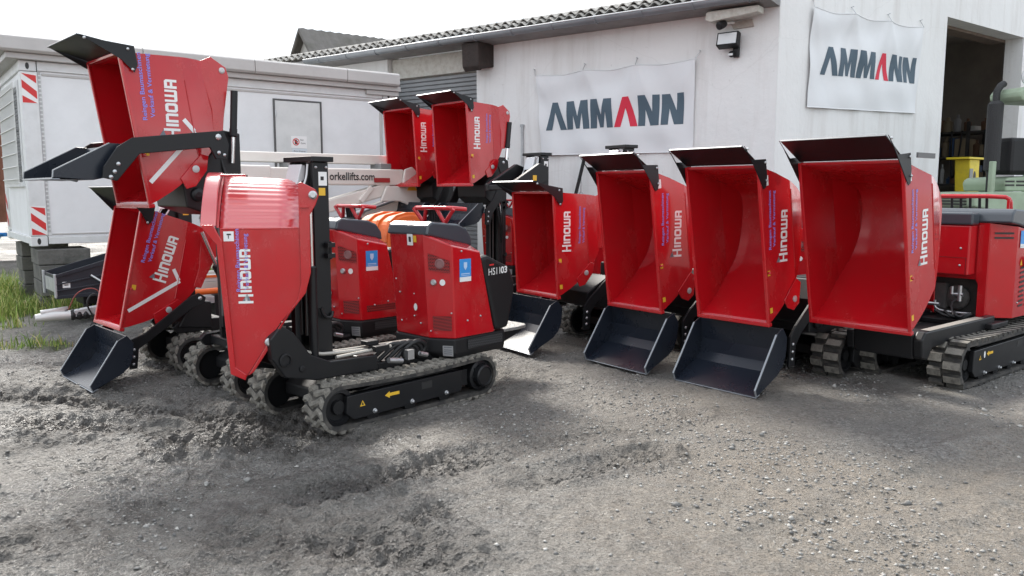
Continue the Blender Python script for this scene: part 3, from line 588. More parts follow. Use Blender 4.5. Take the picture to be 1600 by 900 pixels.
# the thin conduit and the tool leaning on the wall
tag(wpart('wall_conduit', lambda mb: (mb.box(4.17, 4.21, .003, .035, 1.2, 2.62), mb.box(4.16, 4.22, .003, .045, 2.62, 2.66)), INTR, Matrix.Translation(KC) @ F1), 'thin grey conduit running up the white wall', 'pipe')
bpy.data.objects['wall_conduit'].parent = None
hb = wthing('leaning_bar', F1, 2.94, .12, 1.3, 'dark bar with a wire handle leaning on the wall under the banner', 'bar')
part('bar', None, lambda mb: mb.tube([(.14, .22, -.9), (.11, .10, .1), (-.02, .0, .80)], .028, 8), PLA, hb)
part('wire_handle', None, lambda mb: mb.tube([(.02, .02, .55), (.02, .04, .26), (.10, .06, .12), (.06, .06, .03), (-.12, .06, .02), (-.20, .06, .07), (.02, .04, .26)], .010, 6), STL, hb)
part('grip', None, lambda mb: mb.tube([(.05, .06, .03), (-.11, .06, .02)], .022, 8), PLA, hb)

# ------------------------------------------------------------------ far barn
bn = empty('barn', (-7.2, 28, 0), math.atan2(.6, .8)); tag(bn, 'old barn with steep corrugated roof beyond the container', 'barn')
part('wall', None, lambda mb: mb.prism([(0, -.2), (0, 4.2), (2.85, 7.0), (5.7, 4.2), (5.7, -.2)], .25, 18, 'x'), mat('barn_render', (.50, .49, .46), .9, var=(1.5, .5)), bn, loc=(0, -2.85, 0))
def barn_roof(mb):
    for sg in (-1, 1):
        n = 18 * 6; vs = []; fs = []
        for (y, z) in ((0, 7.08), (sg * 3.2, 3.93)):
            for i in range(n + 1): x = -.05 + i / 6; o_ = .016 * (1 if i % 2 else -1); vs.append((x, y, z + o_))
        fs = [(i, i + 1, n + 1 + i + 1, n + 1 + i) for i in range(n)]; mb.add(vs, fs)
        mb.add([(-.06, 0, 7.06), (-.06, sg * 3.2, 3.90), (-.06, sg * 3.2, 3.78), (-.06, 0, 6.94), (.02, 0, 7.04), (.02, sg * 3.2, 3.89), (.02, sg * 3.2, 3.78), (.02, 0, 6.94)], [(0, 1, 2, 3), (4, 7, 6, 5), (0, 3, 7, 4), (1, 5, 6, 2), (2, 6, 7, 3), (0, 4, 5, 1)])
part('roof', None, barn_roof, mat('barn_roof', (.15, .14, .13), .9, var=(2, .8), col2=(.11, .105, .09)), bn)
part('hatch', None, lambda mb: mb.box(.19, .245, .6, 1.4, 5.0, 5.9), WOODD, bn)

# ------------------------------------------------------------------ office container on concrete blocks
CA = math.atan2(.616, .788)
ct = empty('office_container', (-6.28, 10.45, 0), CA)      # local x along the front, y to the back, z up
tag(ct, 'white office container standing on concrete blocks, with grey roof fascia', 'container')
ZB, ZT, CLN, CW = .86, 3.12, 5.42, 2.45
part('front_wall', None, lambda mb: mb.box(.20, CLN - .20, .03, .09, ZB + .10, ZT - .02), CONW, ct)
part('side_wall', None, lambda mb: mb.box(.03, .09, .20, CW - .18, ZB + .10, ZT - .02), CONW, ct)
part('end_wall', None, lambda mb: mb.box(CLN - .09, CLN - .03, .2, CW - .18, ZB + .10, ZT - .02), CONW, ct)
part('back_wall', None, lambda mb: mb.box(.2, CLN - .2, CW - .09, CW - .03, ZB + .10, ZT - .02), CONW, ct)
part('floor_frame', None, lambda mb: (mb.box(.20, CLN - .2, 0, .12, ZB + .005, ZB + .098), mb.box(0, .12, .2, CW - .18, ZB + .005, ZB + .098), mb.box(.12, CLN - .12, .12, CW - .12, ZB + .02, ZB + .08)), CONT, ct, .006)
part('top_frame', None, lambda mb: (mb.box(.20, CLN - .2, 0, .12, ZT - .018, ZT + .10), mb.box(0, .12, .2, CW - .18, ZT - .018, ZT + .10)), CONT, ct, .006)
def post(mb): mb.box(0, .20, 0, .10, ZB + .115, ZT - .035); mb.box(0, .10, .10, .18, ZB + .115, ZT - .035)
for k, (x, y, sx, sy) in enumerate(((0, 0, 1, 1), (CLN, 0, -1, 1), (0, CW, 1, -1))):
    o = part('corner_post', 'corner_post', post, CONT, ct, .01); o.location = (x, y, 0); o.scale = (sx, sy, 1)
    for z in (ZB - .02, ZT - .03):
        c = part('corner_casting', 'corner_casting', lambda mb: mb.box(-.006, .19, -.006, .17, 0, .13), CONT, o, .01, loc=(0, 0, z))
        h = part('casting_hole', 'casting_hole', lambda mb: mb.add([(.09 + .022 * math.cos(a), -.0085, .065 + .042 * math.sin(a)) for a in [q * math.pi / 8 for q in range(16)]], [tuple(range(16))]), INK, o, loc=(0, 0, z))
def dots(mb):
    z = ZB + .16
    while z < ZT - .06: mb.box(.206, .235, .018, .028, z, z + .035); z += .055
tag(part('perforated_strip', None, dots, mat('strip_grey', (.45, .45, .45), .5), ct), kind='stuff')
part('panel_joint', None, lambda mb: (mb.box(.205, .245, .021, .029, ZB + .12, ZT - .05),), CONT, ct)
part('panel_joint', None, lambda mb: (mb.box(CLN - .25, CLN - .21, .018, .03, ZB + .12, ZT - .05),), FASC, ct, .004)
part('panel_joint', None, lambda mb: (mb.box(.25, CLN - .26, .016, .03, ZT - .075, ZT - .045),), FASC, ct, .004)
part('panel_joint', None, lambda mb: (mb.box(.25, CLN - .26, .016, .03, ZB + .125, ZB + .145),), FASC, ct, .004)
def stripes(mb, z0, z1, flip):
    W = .165; h = z1 - z0
    for k in range(-2, 4):
        a = z0 + k * .20; pts = [(0, a + .19), (W, a + .05), (W, a + .15), (0, a + .29)]
        q = [(p[0], min(max(p[1], z0), z1)) for p in pts]
        if max(p[1] for p in q) - min(p[1] for p in q) > .02 and any(z0 < p[1] < z1 for p in q): mb.add([(.016 + p[0], -.0035, p[1]) for p in q], [(0, 1, 2, 3)])
for z0, z1 in ((ZT - .43, ZT - .06), (ZB + .13, ZB + .50)):
    b = part('hazard_plate', None, lambda mb: mb.box(.012, .19, -.0025, -.0005, z0 - .005, z1 + .005), WHT, ct)
    part('red_stripe', None, lambda mb: stripes(mb, z0, z1, 0), REDS, b)
part('red_stripe', None, lambda mb: [mb.add([(-.003, CW - .19 + 0, ZB + .16 + k), (-.003, CW - .03, ZB + .30 + k), (-.003, CW - .03, ZB + .42 + k), (-.003, CW - .19, ZB + .28 + k)], [(0, 1, 2, 3)]) for k in (0, .26)], REDS, ct)
# flat roof with a grey fascia overhanging all round, in lengths
XF = [-.22, 1.45, 3.0, 4.5, 5.46]
for a, b in zip(XF[:-1], XF[1:]):
    part('fascia_panel', None, lambda mb: mb.prism([(-.16, ZT + .18), (-.19, ZT + .21), (-.19, ZT + .36), (-.15, ZT + .39), (.2, ZT + .39), (.2, ZT + .18)], a + .004, b - .004, 'x'), FASC, ct, .006)
part('fascia_panel', None, lambda mb: mb.prism([(-.19, ZT + .18), (-.22, ZT + .21), (-.22, ZT + .36), (-.18, ZT + .39), (.2, ZT + .39), (.2, ZT + .18)], .204, CW + .2, 'y'), FASC, ct, .006)
part('lower_fascia', None, lambda mb: (mb.box(-.15, 5.52, -.10, .05, ZT + .105, ZT + .177), mb.box(-.15, -.02, .052, CW + .1, ZT + .105, ZT + .177), mb.box(-.02, 5.5, .06, CW, ZT + .10, ZT + .17)), FASC, ct, .006)
part('lower_fascia', None, lambda mb: mb.box(4.9, 5.50, -.06, .06, ZT + .03, ZT + .102), FASC, ct, .006)
part('roof_deck', None, lambda mb: mb.box(.203, 5.44, .21, CW + .2, ZT + .20, ZT + .37), FASC, ct)
d = part('door', None, lambda mb: mb.box(3.36, 4.10, .012, .03, ZB + .16, 2.95), DOORM, ct, .005)
part('door_frame', None, lambda mb: (mb.box(3.333, 3.357, .004, .03, ZB + .16, 2.975), mb.box(4.103, 4.127, .004, .03, ZB + .16, 2.975), mb.box(3.357, 4.103, .004, .03, 2.953, 2.975)), mat('door_frame_dark', (.09, .09, .09), .5), d)
part('hinge', None, lambda mb: [mb.cyl((3.365, .0, z), (3.365, .0, z + .1), .014, 8) for z in (2.7, 2.0, 1.3)], STL, d)
part('handle', None, lambda mb: (mb.box(4.02, 4.06, -.005, .012, 1.80, 1.96), mb.tube([(4.04, -.005, 1.9), (4.04, -.05, 1.9), (3.93, -.05, 1.9)], .010, 8)), STL, d)
sg = part('notice', None, lambda mb: mb.box(3.60, 3.86, .008, .0115, 2.235, 2.42), WHT, d)
def ban(mb):
    c = (3.68, 2.33)
    mb.add([(c[0] + r * math.cos(a), .005, c[1] + r * math.sin(a)) for r in (.056, .044) for a in [k * math.pi / 12 for k in range(24)]], [(k, (k + 1) % 24, 24 + (k + 1) % 24, 24 + k) for k in range(24)])
    mb.add([(c[0] + x, .0045, c[1] + z) for x, z in ((-.042, .032), (-.032, .042), (.042, -.032), (.032, -.042))], [(0, 1, 2, 3)])
part('prohibition_ring', None, ban, REDS, d)
def hand(mb):
    mb.add([(3.68 + x, .0062, 2.33 + z) for x, z in ((-.02, -.035), (.018, -.035), (.024, -.005), (.034, .012), (.026, .018), (.014, .004), (.014, .034), (.006, .034), (.005, .038), (-.003, .038), (-.004, .034), (-.012, .033), (-.014, .022), (-.022, .02))], [tuple(range(14))])
    for s, z in (('Kein', 2.35), ('Zutritt', 2.30)): put_text(mb, s, (3.755, .0085, z), (1, 0, 0), (0, 0, 1), (0, -1, 0), .085 if s == 'Zutritt' else .05, .028, 0.0)
part('notice_print', None, hand, INK, d)
part('notice', None, lambda mb: mb.box(3.615, 3.86, .008, .0115, 2.08, 2.228), mat('pale_blue_sheet', (.60, .66, .70), .5), d)
def sheet_txt(mb):
    for s, z, w in (('Bitte Eingang', 2.175, .19), ('auf der Seite', 2.135, .18), ('benutzen', 2.095, .13)): put_text(mb, s, (3.64, .0085, z), (1, 0, 0), (0, 0, 1), (0, -1, 0), w, .022, 0.0)
part('notice_print', None, sheet_txt, INK, d)
w = part('window', None, lambda mb: (mb.box(.012, .03, .42, .50, 1.68, 3.02), mb.box(.012, .03, 2.02, 2.10, 1.68, 3.02), mb.box(.012, .03, .50, 2.02, 2.94, 3.02), mb.box(-.01, .03, .40, 2.12, 1.62, 1.68)), CONT, ct, .005)
part('pane', None, lambda mb: mb.box(.018, .026, .502, 2.018, 1.682, 2.938), GLS, w)
part('blind_slat', None, lambda mb: [mb.box(.0135, .0165, .53, 1.98, z, z + .03) for z in np.arange(1.72, 2.92, .05)], mat('blind_grey', (.16, .165, .17), .5), w)
part('security_bar', None, lambda mb: ([mb.cyl((-.035, y, 1.66), (-.035, y, 2.99), .007, 6) for y in np.arange(.46, 2.1, .098)], [mb.cyl((-.045, .44, z), (-.045, 2.08, z), .008, 6) for z in np.arange(1.72, 2.99, .17)]), mat('bar_white', (.72, .72, .70), .5), w)
def pier(x, y, lab):
    root = empty('block_pier', ct.matrix_basis @ Vector((x, y, 0)), CA); tag(root, lab, 'concrete blocks', 'concrete block piers under the container')
    z = -.03
    for k, h in enumerate((.205, .205, .205, .205)):
        j = random.uniform(-.012, .012); part('block', 'pier_block%d' % (k % 2), lambda mb: mb.box(-.02, .60, -.02, .62, 0, h - .006), BLOCK, root, .010, loc=(j, random.uniform(-.008, .008), z)); z += h + .004
pier(.08, -.06, 'front concrete block pier under the hazard striped container corner')
pier(.10, CW - .70, 'rear concrete block pier under the far barred window end of container')
pier(CLN - .7, -.02, 'concrete block pier under the right end of the white container')

# far left: rust brown container with blue skip beside it
rc = empty('rust_container', (-12.9, 17.0, 0), R(10)); tag(rc, 'rust brown container far behind the office container window', 'container')
part('wall', None, lambda mb: mb.prism([(x, (.0 if k % 4 in (0, 1) else .05)) for k, x in enumerate(np.arange(-4, 2.6, .09))] + [(2.6, 2.2), (-4, 2.2)], .9, 3.2, 'z'), RST, rc)
part('top_rail', None, lambda mb: mb.box(-4, 2.65, -.03, .06, 3.203, 3.32), RST, rc)
bs = empty('blue_skip', (-11.3, 15.2, 0), R(8)); tag(bs, 'blue skip standing below the rust brown container', 'skip')
part('skip_body', None, lambda mb: mb.prism([(-1.9, .12), (-2.2, .72), (1.2, .72), (.9, .12)], -.7, .7, 'y'), mat('blue_paint', (.02, .16, .42), .45), bs, .02)
part('skip_rim', None, lambda mb: (mb.box(-2.25, 1.25, -.78, -.702, .66, .74), mb.box(-2.25, 1.25, .702, .78, .66, .74)), mat('blue_paint', (.02, .16, .42), .45), bs, .01)

# ------------------------------------------------------------------ white trailer lift in front of the container
tl = empty('trailer_lift', ct.matrix_basis @ Vector((0, -2.2, 0)), CA); tag(tl, 'white trailer mounted access lift lettered orkellifts.com, boom folded before the container', 'access lift')
LX = dict(parent=tl)
part('boom', None, lambda mb: mb.box(.9, 4.26, -.11, .11, 1.64, 1.86), OFFW, tl, .02)
part('upper_boom', None, lambda mb: mb.box(1.2, 4.40, .16, .32, 1.93, 2.06), OFFW, tl, .015)
part('boom_sleeve', None, lambda mb: mb.box(.9, 2.35, -.125, .125, 1.62, 1.88), OFFW, tl, .02)
part('boom_clamp', None, lambda mb: (mb.box(2.62, 2.84, .0, .30, 1.863, 1.94), mb.box(3.95, 4.12, .0, .30, 1.863, 1.94)), mat('dull_grey', (.22, .22, .22), .5), tl, .01)
part('lettering', None, lambda mb: put_text(mb, 'orkellifts.com', (3.135, -.113, 1.705), (1, 0, 0), (0, 0, 1), (0, -1, 0), .66, .105, .018), INK, tl)
def strut(a, b, wd, th, y=0): 
    a = Vector((a[0], y, a[1])); b = Vector((b[0], y, b[1])); t = (b - a).normalized(); n = Vector((-t.z, 0, t.x)) * wd / 2
    def f(mb): mb.prism([((a + n).x, (a + n).z), ((b + n).x, (b + n).z), ((b - n).x, (b - n).z), ((a - n).x, (a - n).z)], y - th / 2, y + th / 2, 'y')
    return f
part('lower_arm', None, strut((2.4, 1.18), (4.05, 1.60), .17, .16, -.02), OFFW, tl, .02)
part('lower_arm', None, strut((2.7, .86), (4.45, 1.46), .20, .16, .16), OFFW, tl, .02)
part('elbow_plate', None, lambda mb: mb.prism([(3.85, 1.42), (4.15, 1.42), (4.48, 1.30), (4.50, 1.78), (4.36, 1.90), (4.24, 1.86), (4.2, 1.63), (3.95, 1.63)], -.17, -.125, 'y'), OFFW, tl, .015)
part('link_bar', None, strut((3.58, 1.42), (3.75, 1.62), .07, .06, -.10), OFFW, tl, .01)
part('turret', None, lambda mb: mb.prism([(4.0, .55), (4.75, .55), (4.62, 1.35), (4.40, 1.42)], -.10, .24, 'y'), mat('turret_grey', (.46, .46, .46), .5), tl, .02)
part('ram', None, lambda mb: (mb.cyl((2.5, -.14, .98), (3.6, -.14, 1.30), .045), mb.cyl((3.6, -.14, 1.30), (4.1, -.14, 1.45), .028)), STL, tl)
part('tail_light', None, lambda mb: mb.box(3.78, 4.02, -.135, -.125, 1.68, 1.74), mat('tail_red', (.35, .04, .04), .3), tl)
part('chassis', None, lambda mb: (mb.box(1.2, 5.2, -.35, -.25, .42, .56), mb.box(1.2, 5.2, .35, .45, .42, .56), mb.box(1.3, 1.42, -.25, .35, .42, .54), mb.box(4.4, 4.52, -.25, .35, .42, .54)), OFFW, tl, .01)
for y in (-.5, .55): 
    wv = part('wheel', 'lift_wheel', lambda mb: mb.ring((0, 0, 0), (0, 1, 0), [(.12, -.05), (.2, -.09), (.29, -.08), (.31, -.05), (.31, .05), (.29, .08), (.2, .09), (.12, .05)], 24), RUB, tl, loc=(3.6, y, .31))
part('warning_triangle', None, lambda mb: mb.prism([(4.26, 1.57), (4.42, 1.57), (4.34, 1.70)], -.182, -.174, 'y'), YEL, tl)
part('stripe_board', None, lambda mb: mb.prism([(4.30, .9), (4.44, 1.0), (4.44, 1.25), (4.30, 1.15)], -.122, -.105, 'y'), YEL, tl)

# orange machine cover behind the cabs, orange tube, black trailer with its drawbar
oc = empty('orange_machine', (-1.42, 9.1, .06), R(38)); tag(oc, 'orange machine with ribbed hood standing behind the two red engine covers', 'machine')
part('hood', None, lambda mb: mb.prism(fillet([(-.24, .72), (-.24, 1.02), (-.18, 1.20), (.06, 1.26), (.22, 1.20), (.26, 1.0), (.26, .72)], 2), -.45, .30, 'y'), ORG, oc, .02)
for y in (-.40, -.16, .08): part('hood_rib', 'ohr', lambda mb: mb.prism(fillet([(-.255, .95), (-.245, 1.05), (-.185, 1.225), (.06, 1.285), (.225, 1.22), (.27, 1.0), (.25, 1.0), (.20, 1.19), (.06, 1.25), (-.17, 1.19), (-.23, 1.03), (-.235, .95)], 1), -.03, .03, 'y'), ORG, oc, .006, loc=(0, y, 0))
part('body', None, lambda mb: mb.box(-.26, .28, -.47, .32, .30, .715), ORG, oc, .03)
part('blue_sticker', None, lambda mb: mb.box(.02, .14, -.4765, -.4705, .52, .66), SBL, oc)
part('undercarriage', None, lambda mb: mb.box(-.35, .4, -.4, .28, .0, .298), RUB, oc, .08)
ot = empty('flatbed_trailer', (-3.56, 9.0, .1), R(33)); tag(ot, 'low trailer with silver drawbar and coupling, its orange tube behind the tipped hoppers', 'trailer')
part('tube', None, lambda mb: mb.cyl((-.2, -.1, .33), (1.6, -.1, .37), .035), ORG, ot)
part('rail', None, lambda mb: mb.box(.1, 1.6, .12, .20, .42, .50), FASC, ot, .01)
part('rail_strip', None, lambda mb: mb.box(.1, 1.6, .11, .118, .47, .497), ORG, ot)
part('stand', None, lambda mb: (mb.box(.15, .21, -.13, .23, -.02, .30), mb.box(1.4, 1.46, -.13, .23, -.02, .32)), PLA, ot, .005)
part('drawbar', None, lambda mb: (mb.prism([(-1.25, .15), (-.5, .20), (-.5, .32), (-1.25, .22)], -.05, .05, 'y'), mb.box(-.5, 1.5, -.12, .12, .20, .28)), INTR, ot, .008)
part('coupling', None, lambda mb: (mb.tube([(-1.25, 0, .17), (-1.45, 0, .17), (-1.60, 0, .16)], [.05, .055, .04], 10), mb.tube([(-1.38, 0, .21), (-1.30, 0, .24), (-1.55, 0, .215)], .024, 8)), mat('coupling_silver', (.6, .6, .59), .45, .4), ot)
part('rubber_boot', None, lambda mb: mb.ring((-1.28, 0, .17), (1, 0, 0), [(.05, 0), (.062, .02), (.05, .05), (.062, .08), (.05, .11), (.062, .14), (.045, .18)], 12), HOSE, ot)
part('cable', None, lambda mb: (mb.tube(fillet([(-.95, -.06, .25), (-1.05, -.1, .42), (-1.15, -.1, .3), (-1.05, -.08, .1), (-1.08, -.08, .02)], 2), .010, 6), mb.ring((-1.08, -.08, -.04), (0, 0, 1), [(.02, 0), (.035, .02), (.035, .09), (.015, .13)], 10)), HOSE, ot)
part('red_wire', None, lambda mb: mb.tube(fillet([(-1.30, -.05, .23), (-1.22, -.08, .42), (-1.05, -.08, .46), (-.98, -.08, .36), (-.95, -.06, .26)], 2), .006, 6), mat('red_wire', (.25, .05, .04), .5), ot)
part('support_strap', None, lambda mb: mb.box(-.92, -.89, -.08, -.05, .22, .46), WHT, ot)
tr = empty('load_box', (-5.30, 9.25, 0), R(40)); tag(tr, 'small black ribbed load box on wheels in front of the concrete pier', 'load box')   # x along its long side, y to the back
TBL = mat('trailer_black', (.018, .022, .030), .35, var=(6, .3), col2=(.035, .04, .05))
TZ = lambda x: .585 + .27 * x
BZ = lambda x: .325 + .03 * x
part('box_body', None, lambda mb: (mb.prism([(0, BZ(0)), (0, TZ(0)), (1.5, TZ(1.5)), (1.5, BZ(1.5))], 0, .02, 'y'), mb.prism([(0, BZ(0)), (0, TZ(0)), (1.5, TZ(1.5)), (1.5, BZ(1.5))], .68, .70, 'y'), mb.box(0, .02, .02, .68, .325, .58), mb.box(1.48, 1.5, .02, .68, .37, .98), mb.prism([(.02, .33), (.02, .35), (1.48, .395), (1.48, .375)], .02, .68, 'y')), TBL, tr, .005)
for f0, f1 in ((.90, 1.04), (.56, .62), (.28, .34), (-.06, .08)):
    part('rib', None, lambda mb: mb.prism([(x, BZ(x) + (TZ(x) - BZ(x)) * f) for x, f in ((-.012, f0), (-.012, f1), (1.51, f1), (1.51, f0))], -.022, -.001, 'y'), TBL, tr, .004)
part('end_post', None, lambda mb: mb.box(-.024, -.002, -.022, .05, .32, .60), INTR, tr, .004)
part('end_post', None, lambda mb: mb.box(-.024, -.002, .65, .72, .32, .60), INTR, tr, .004)
part('end_panel', None, lambda mb: mb.box(-.008, -.002, .08, .62, .38, .54), INTR, tr)
part('white_sticker', None, lambda mb: mb.box(.06, .14, -.0045, -.0015, .435, .505), WHT, tr)
part('sticker_print', None, lambda mb: mb.box(.08, .12, -.0065, -.0046, .462, .474), INK, tr)
part('orange_lettering', None, lambda mb: [mb.box(.50 + k * .004, .57 + k * .008, -.006, -.0015, .46 + k * .04, .49 + k * .04) for k in range(5)], ORG, tr)
part('gas_strut', None, lambda mb: (mb.cyl((.36, -.03, .57), (.52, -.10, .44), .014, 8), mb.cyl((.52, -.10, .44), (.66, -.15, .33), .008, 8)), STL, tr)
for x, y in ((.55, .04), (.55, .66), (1.2, .04), (1.2, .66)): part('wheel', 'trailer_wheel', lambda mb: mb.ring((0, 0, 0), (0, 1, 0), [(.06, -.03), (.10, -.06), (.135, -.055), (.15, -.03), (.15, .03), (.135, .055), (.10, .06), (.06, .03)], 20), RUB, tr, loc=(x, y, .145))
part('wheel_frame', None, lambda mb: mb.box(.3, 1.4, .15, .55, .20, .32), PLA, tr, .01)
sw = empty('loose_wheel', (-2.62, 6.9, .13), R(-48)); tag(sw, 'small wheel with orange rim lying behind the black loader bucket', 'wheel')
part('tyre', None, lambda mb: mb.ring((0, 0, 0), (0, 1, 0), [(.07, -.03), (.11, -.045), (.125, -.03), (.13, 0), (.125, .03), (.11, .045), (.07, .03)], 20), RUB, sw)
part('rim', None, lambda mb: mb.ring((0, 0, 0), (0, 1, 0), [(.02, -.035), (.07, -.032), (.07, .032), (.02, .035)], 16), RST, sw)

# old green tractor at the right edge
tk = empty('green_tractor', (6.68, 11.2, 0), R(200)); tag(tk, 'old pale green tractor with tall black exhaust by the workshop doorway', 'tractor')   # front points to the left
TKG = GRN
part('bonnet', None, lambda mb: mb.prism(fillet([(.20, 1.56), (.24, 1.70), (.12, 1.76), (-1.3, 1.78), (-1.3, 1.56)], 1), -.30, .36, 'y'), TKG, tk, .02)
part('bonnet_shelf', None, lambda mb: mb.prism(fillet([(.86, 1.36), (.88, 1.50), (.80, 1.555), (-1.3, 1.555), (-1.3, 1.0), (.3, 1.0), (.5, 1.3)], 1), -.46, .46, 'y'), TKG, tk, .02)
part('bonnet_vent', None, lambda mb: [mb.box(.06 - k * .20, .22 - k * .20, .358, .366, zz, zz + .022) for k in range(5) for zz in (1.63, 1.68)], INK, tk)
part('grille_bar', None, lambda mb: [mb.box(.87, .89, -.34, .34, z, z + .02) for z in (1.38, 1.42, 1.46)], INK, tk)
part('seat_cover', None, lambda mb: mb.box(-.75, .20, .0, .40, 1.785, 2.27), PLA, tk, .05)
part('seam', None, lambda mb: mb.box(-.12, -.115, .40, .404, 1.8, 2.25), EDGE, tk)
part('radiator', None, lambda mb: mb.box(.3, .34, -.3, .44, .6, 1.36), DARKC, tk, .01)
part('post', None, lambda mb: (mb.box(-.45, -.37, .46, .54, 1.5, 2.74), mb.box(-1.25, -1.17, .40, .48, 1.5, 2.74), mb.box(-1.25, -1.17, -.48, -.40, 1.5, 2.74), mb.box(.50, .57, .38, .44, 1.5, 1.95)), TKG, tk, .01)
part('cab_roof', None, lambda mb: mb.prism(fillet([(.28, 2.72), (.36, 2.80), (.26, 2.93), (-1.4, 2.98), (-1.4, 2.72)], 1), .12, .58, 'y'), TKG, tk, .03)
ex = part('exhaust', None, lambda mb: (mb.ring((.42, .30, 1.84), (0, 0, 1), [(.05, -.02), (.095, 0), (.095, .86), (.06, .90)], 20), mb.tube([(.42, .30, 2.72), (.42, .30, 2.86), (.36, .30, 2.94), (.30, .30, 2.97)], .045, 12), mb.tube([(.42, .30, 1.42), (.42, .30, 1.83)], .055, 12)), mat('exhaust_black', (.02, .02, .021), .6, bump=(60, .4)), tk)
hl = part('headlight', None, lambda mb: mb.ring((.13, .55, 3.04), (.5, .86, 0), [(.03, -.12), (.10, -.06), (.125, 0), (.12, .015)], 20), STL, tk)
part('lens', None, lambda mb: mb.ring((.13, .55, 3.04), (.5, .86, 0), [(.115, .016), (.08, .035), (0, .045)], 20), LENS, hl)
for x, r, wd in ((.0, .42, .12), (-1.9, .68, .2)):
    for y in (-.62, .62): part('wheel', None, lambda mb: mb.ring((x, y, r), (0, 1, 0), [(r * .5, -wd * .8), (r * .62, -wd), (r * .93, -wd * .9), (r, -wd * .5), (r, wd * .5), (r * .93, wd * .9), (r * .62, wd), (r * .5, wd * .8)], 28), RUB, tk)
part('fender', None, lambda mb: mb.box(-2.5, -1.3, -.75, .75, 1.40, 1.46), TKG, tk, .02)

# ------------------------------------------------------------------ tracked dumpers: local x forward (hopper end), y left, z up
def stadium(x0, x1, r0, r1, n=14):
    """closed loop of (x,z,nx,nz): rear wheel at x0 radius r0, front at x1 radius r1, both standing on z=0"""
    pts = []; N = 40
    dz = r1 - r0; dx = x1 - x0; base = math.asin(-(dz) / math.hypot(dx, dz)) if dz else 0
    ang = math.atan2(dz, dx)                         # belt top slopes with the centre line twice over
    top = math.asin((r0 - r1) / math.hypot(dx, dz)) if dz else 0
    a_top = math.pi / 2 + ang + top
    for k in range(n + 1): a = -math.pi / 2 + (a_top + math.pi / 2) * k / n; pts.append((x1 + r1 * math.cos(a), r1 + r1 * math.sin(a), math.cos(a), math.sin(a)))
    for k in range(1, N): t = k / N; a = a_top; pts.append((x1 + (x0 - x1) * t + (r1 + (r0 - r1) * t) * math.cos(a), (r1 + (r0 - r1) * t) * (1 + math.sin(a)) - .018 * math.sin(math.pi * t), math.cos(a), math.sin(a)))
    for k in range(n + 1): a = a_top + (1.5 * math.pi - a_top) * k / n; pts.append((x0 + r0 * math.cos(a), r0 + r0 * math.sin(a), math.cos(a), math.sin(a)))
    for k in range(1, N): t = k / N; pts.append((x0 + (x1 - x0) * t, 0, 0, -1))
    return pts
def resample(pts, step):
    P = [np.array(p) for p in pts]; P.append(P[0]); out = []; ln = [float(np.hypot(*(P[i + 1][:2] - P[i][:2]))) for i in range(len(P) - 1)]; tot = sum(ln); n = round(tot / step)
    acc = 0; i = 0
    for k in range(n):
        s = k * tot / n
        while acc + ln[i] < s: acc += ln[i]; i += 1
        t = (s - acc) / ln[i]; out.append(P[i] * (1 - t) + P[i + 1] * t)
    return out
TRK = {'A': dict(x0=-.58, x1=.73, r0=.168, r1=.172, w=.20, y=.345), 'B': dict(x0=-.92, x1=.72, r0=.205, r1=.20, w=.24, y=.34)}
LH = .022
def belt(kind):
    t = TRK[kind]; W = t['w'] / 2
    def f(mb):
        P = stadium(t['x0'], t['x1'], t['r0'] - LH, t['r1'] - LH)
        loop = [(p[0], p[1] + LH, p[2], p[3]) for p in P]; n = len(loop); vs = []
        for x, z, nx, nz in loop:
            for off, y in ((0, -W), (0, W), (-.026, W), (-.026, -W)): vs.append((x + nx * off, y, z + nz * off))
        fs = []
        for i in range(n):
            a = i * 4; b = ((i + 1) % n) * 4
            for k in range(4): fs.append((a + k, a + (k + 1) % 4, b + (k + 1) % 4, b + k))
        mb.cur = 0; mb.add(vs, fs)
        lugs = resample(loop, .072 if kind == 'A' else .105)
        for i, (x, z, nx, nz) in enumerate(lugs):
            l = math.hypot(nx, nz); nx /= l; nz /= l; tx, tz = -nz, nx
            if kind == 'A':      # wavy bar across the belt
                m = 8; vs = []; fs = []
                for k in range(m + 1):
                    y = -W + 2 * W * k / m; s = .020 * math.sin(k / m * 2 * math.pi * 1.5 + .4) ; hh = LH * (.75 + .25 * math.cos(k / m * 4 * math.pi))
                    for ds, dh in ((-.027, .0), (-.015, hh), (.015, hh), (.027, .0)): q = s + ds; vs.append((x + tx * q + nx * dh, y, z + tz * q + nz * dh))
                for k in range(m):
                    for j in range(3): fs.append((k * 4 + j, k * 4 + j + 1, k * 4 + 5 + j, k * 4 + 4 + j))
                fs += [(0, 1, 2, 3), (m * 4 + 3, m * 4 + 2, m * 4 + 1, m * 4)]; mb.cur = 1; mb.add(vs, fs)
            else:                # staggered blocks
                for (ya, yb, sh) in ((-W - .004, -.02, .026), (-.005, W + .004, -.026)):
                    vs = []
                    for y in (ya, yb):
                        for ds, dh in ((-.040, 0), (-.030, LH * 1.25), (.030, LH * 1.25), (.040, 0)): q = ds + sh; vs.append((x + tx * q + nx * dh, y, z + tz * q + nz * dh))
                    mb.cur = 1; mb.add(vs, [(0, 3, 2, 1), (4, 5, 6, 7), (0, 1, 5, 4), (2, 3, 7, 6)]); mb.cur = 2; mb.add([vs[1], vs[2], vs[6], vs[5]], [(0, 1, 2, 3)])
        mb.cur = 0
    return f
